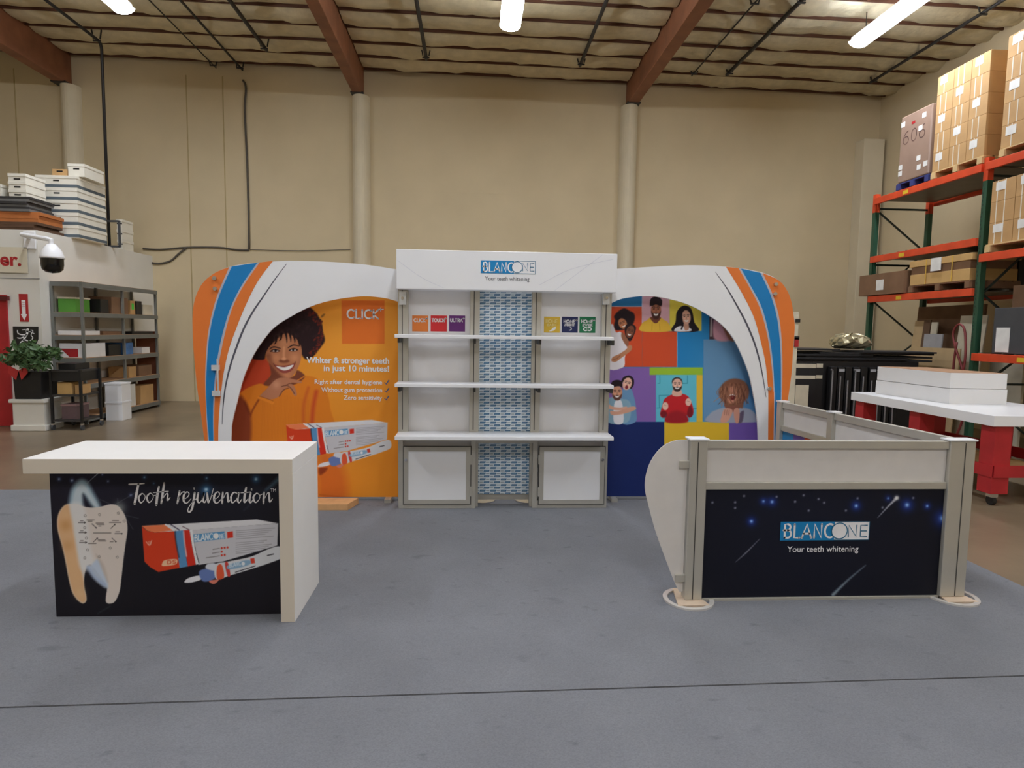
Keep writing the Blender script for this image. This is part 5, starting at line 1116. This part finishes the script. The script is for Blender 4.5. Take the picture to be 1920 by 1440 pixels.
item('carton', -6.9, -6.5, 12.58, 12.75, sh_[1], sh_[1] + .26, m_card, 'tan carton with a bright green slip on the shelving', 'carton', None, M('green_slip', (90, 220, 80), .6))
item('speaker', -6.9, -6.5, 12.8, 13.0, sh_[1], sh_[1] + .26, m_blk, 'black upright device beside the green slip carton', 'device')
item('carton', -6.9, -6.5, 13.05, 13.42, sh_[1], sh_[1] + .2, m_wboard, 'cream carton at the far end of the second shelf', 'carton')
item('tray', -6.9, -6.5, 11.06, 11.55, sh_[2], sh_[2] + .07, m_white, 'flat white tray on the third shelf', 'tray')
item('flat_pack', -6.9, -6.5, 11.65, 12.35, sh_[2], sh_[2] + .06, m_card2, 'low brown flat pack on the third shelf', 'pack')
item('flat_pack', -6.9, -6.5, 12.6, 13.4, sh_[2], sh_[2] + .05, m_blk, 'low black flat pack on the third shelf', 'pack')
t = item('carton', -6.9, -6.5, 11.08, 11.7, sh_[3], sh_[3] + .24, m_white, 'white carton with red diagonal print on the fourth shelf', 'carton')
obj('red_print', MB().add([(-6.88, 11.078, sh_[3] + .15), (-6.6, 11.078, sh_[3] + .15), (-6.6, 11.078, sh_[3] + .01), (-6.74, 11.078, sh_[3] + .01)], [(0, 1, 2, 3)]), m_red, t)
item('bag', -6.9, -6.5, 11.8, 12.2, sh_[3], sh_[3] + .2, m_blk, 'black bag on the fourth shelf', 'bag')
item('bag', -6.9, -6.5, 12.28, 12.62, sh_[3], sh_[3] + .22, m_bl, 'blue and white bundle on the fourth shelf', 'bundle')
item('carton', -6.85, -6.5, 12.95, 13.25, sh_[3], sh_[3] + .12, m_white, 'small white carton on the fourth shelf', 'carton')
item('carton', -6.88, -6.5, 12.45, 12.7, sh_[4], sh_[4] + .2, m_card, 'small tan carton on the fifth shelf', 'carton')
item('carton', -6.9, -6.5, 12.8, 13.3, sh_[4], sh_[4] + .2, m_card2, 'brown carton at the far end of the fifth shelf', 'carton')
item('storage_bin', -6.9, -6.5, 12.3, 12.65, sh_[5], sh_[5] + .42, m_office, 'tall white plastic bin on the bottom shelf', 'bin')
item('carton', -6.9, -6.48, 12.8, 13.3, sh_[5], sh_[5] + .36, m_card, 'tan carton on the bottom shelf of the shelving', 'carton')
for i in range(2): item('file_box', -6.4, -6.12, 11.45, 11.75, .001 + i * .331, .001 + i * .331 + .3, m_white, 'white file box stacked on the floor before the shelving, %s' % ('lower one', 'upper one')[i], 'file box', m_white)
single('wooden_plank', BX(-6.9, -6.5, 13.53, 13.57, 0, 1.55), M('red_brown_ply', (148, 92, 66), .7), 'reddish plywood sheet standing at the far end of the shelving', 'plank')
# things stored on the office roof
zz = OZ + .001; rg = np.random.RandomState(21)
m_bb = M('brown_board', (186, 112, 58), .7, var=.1); m_kb = M('black_foam', (52, 50, 50), .7); m_gb = M('grey_foam', (112, 112, 110), .7)
for i in range(12):
    kind = 0 if i < 3 else 1 if i < 6 else 2
    mat = (M('umber_board', (92, 66, 48), .7), m_bb, m_kb if i % 2 else m_gb)[kind]; th = (.045, .055, .04)[kind]
    xr = -6.98 - .1 * rg.rand() - (.12 if kind == 2 else 0)
    R = Matrix.Rotation((rg.rand() - .5) * .05, 3, 'Z'); mb = MB().obox(((-9.4 + xr) / 2, 11.18, zz + th / 2), (xr + 9.4, .62, th - .002), R)
    single(('plywood_sheet', 'plywood_sheet', 'foam_board')[kind], mb, mat, ('dark brown sheet, %s from the bottom of the pile on the office roof' % ORD[i % 3], 'orange brown plywood sheet, %s from the dark sheets of the office roof pile' % ORD[i % 3], '%s foam board, %s from the bottom of the upper pile on the office roof' % ('black' if i % 2 else 'grey', ORD[max(i - 6, 0)]))[kind], 'sheet', ('dark sheets on the office roof', 'plywood sheets on the office roof', 'foam boards on the office roof')[kind]); zz += th
m_fb = M('file_box_white', (232, 228, 214), .7, var=.03); m_fg = M('box_grey_print', (92, 104, 112), .7)
def filebox(x0, x1, y0, y1, z0, h, label, group=None, mat=m_fb, band=False, lid=True):
    t = thing('file_box', label, 'file box', ((x0 + x1) / 2, (y0 + y1) / 2, z0), group)
    obj('box_body', BX(x0, x1, y0, y1, z0, z0 + h - .05), mat, t); 
    if lid: obj('lid', BX(x0 - .008, x1 + .008, y0 - .008, y1 + .008, z0 + h - .05, z0 + h - .001), mat, t, bevel=.003)
    xm = (x0 + x1) / 2; obj('hand_hole', BX(xm - .05, xm + .05, y0 - .002, y0 + .001, z0 + h - .1, z0 + h - .075), m_blk, t)
    if band:
        obj('grey_print', BX(x0 + .02, x1 + .001, y0 - .0025, y0 - .0005, z0 + .01, z0 + .06), m_fg, t); obj('grey_print', BX(x1 + .0005, x1 + .0025, y0, y1, z0 + .01, z0 + .06), m_fg, t)
    return t
xA, xB_ = ony(20, 340, 11.0)[0], ony(52, 340, 11.0)[0]
for i in range(3): filebox(xA, xB_, 10.95, 11.42, zz + i * .125, .124, 'flat white file box, %s from the bottom of three on the foam boards' % ORD[i], 'file boxes on the foam boards')
filebox(xA - .45, xA - .12, 10.95, 11.42, zz, .2, 'white file box beside the flat boxes on the foam boards')
xM0, xM1 = ony(70, 400, 11.65)[0], ony(146, 400, 11.65)[0]; z = OZ + .001
for i in range(5): filebox(xM0, xM1, 11.65, 12.5, z, .21, 'long white file box with grey print, %s from the bottom of the tall roof stack' % ORD[i], 'file boxes in the tall roof stack', band=True); z += .211
xc0, xc1 = ony(131, 345, 11.75)[0], ony(166, 345, 11.75)[0]
filebox(xc0, min(xc1, xM1 + .1), 11.72, 12.3, z, .22, 'white file box with a yellowed front topping the tall roof stack')
filebox(ony(101, 340, 11.75)[0], xc0 - .02, 11.72, 12.1, z, .17, 'tan kraft file box topping the tall roof stack', mat=m_card, lid=False)
z = OZ + .001
for i in range(3): filebox(ony(222, 440, 13.3)[0] - .05, OX - .03, 13.35, 13.75, z, .2, 'white file box, %s from the bottom of the low roof stack behind the black pipe' % ORD[i], 'file boxes behind the pipe'); z += .201
xf = ony(214, 440, 12.9)[0]
t = thing('metal_frame', 'dark open metal frame standing on the office roof by the pipe', 'frame', (xf, 12.95, OZ))
for a, b in (((-.16, 0), (-.16, .5)), ((.1, 0), (.1, .5)), ((-.16, .49), (.1, .49)), ((-.16, .01), (.1, .01))):
    obj('frame_bar', MB().bar((xf + a[0], 12.9, OZ + a[1] + .002), (xf + b[0], 12.9, OZ + b[1] + .002), .035), m_dgrey, t)
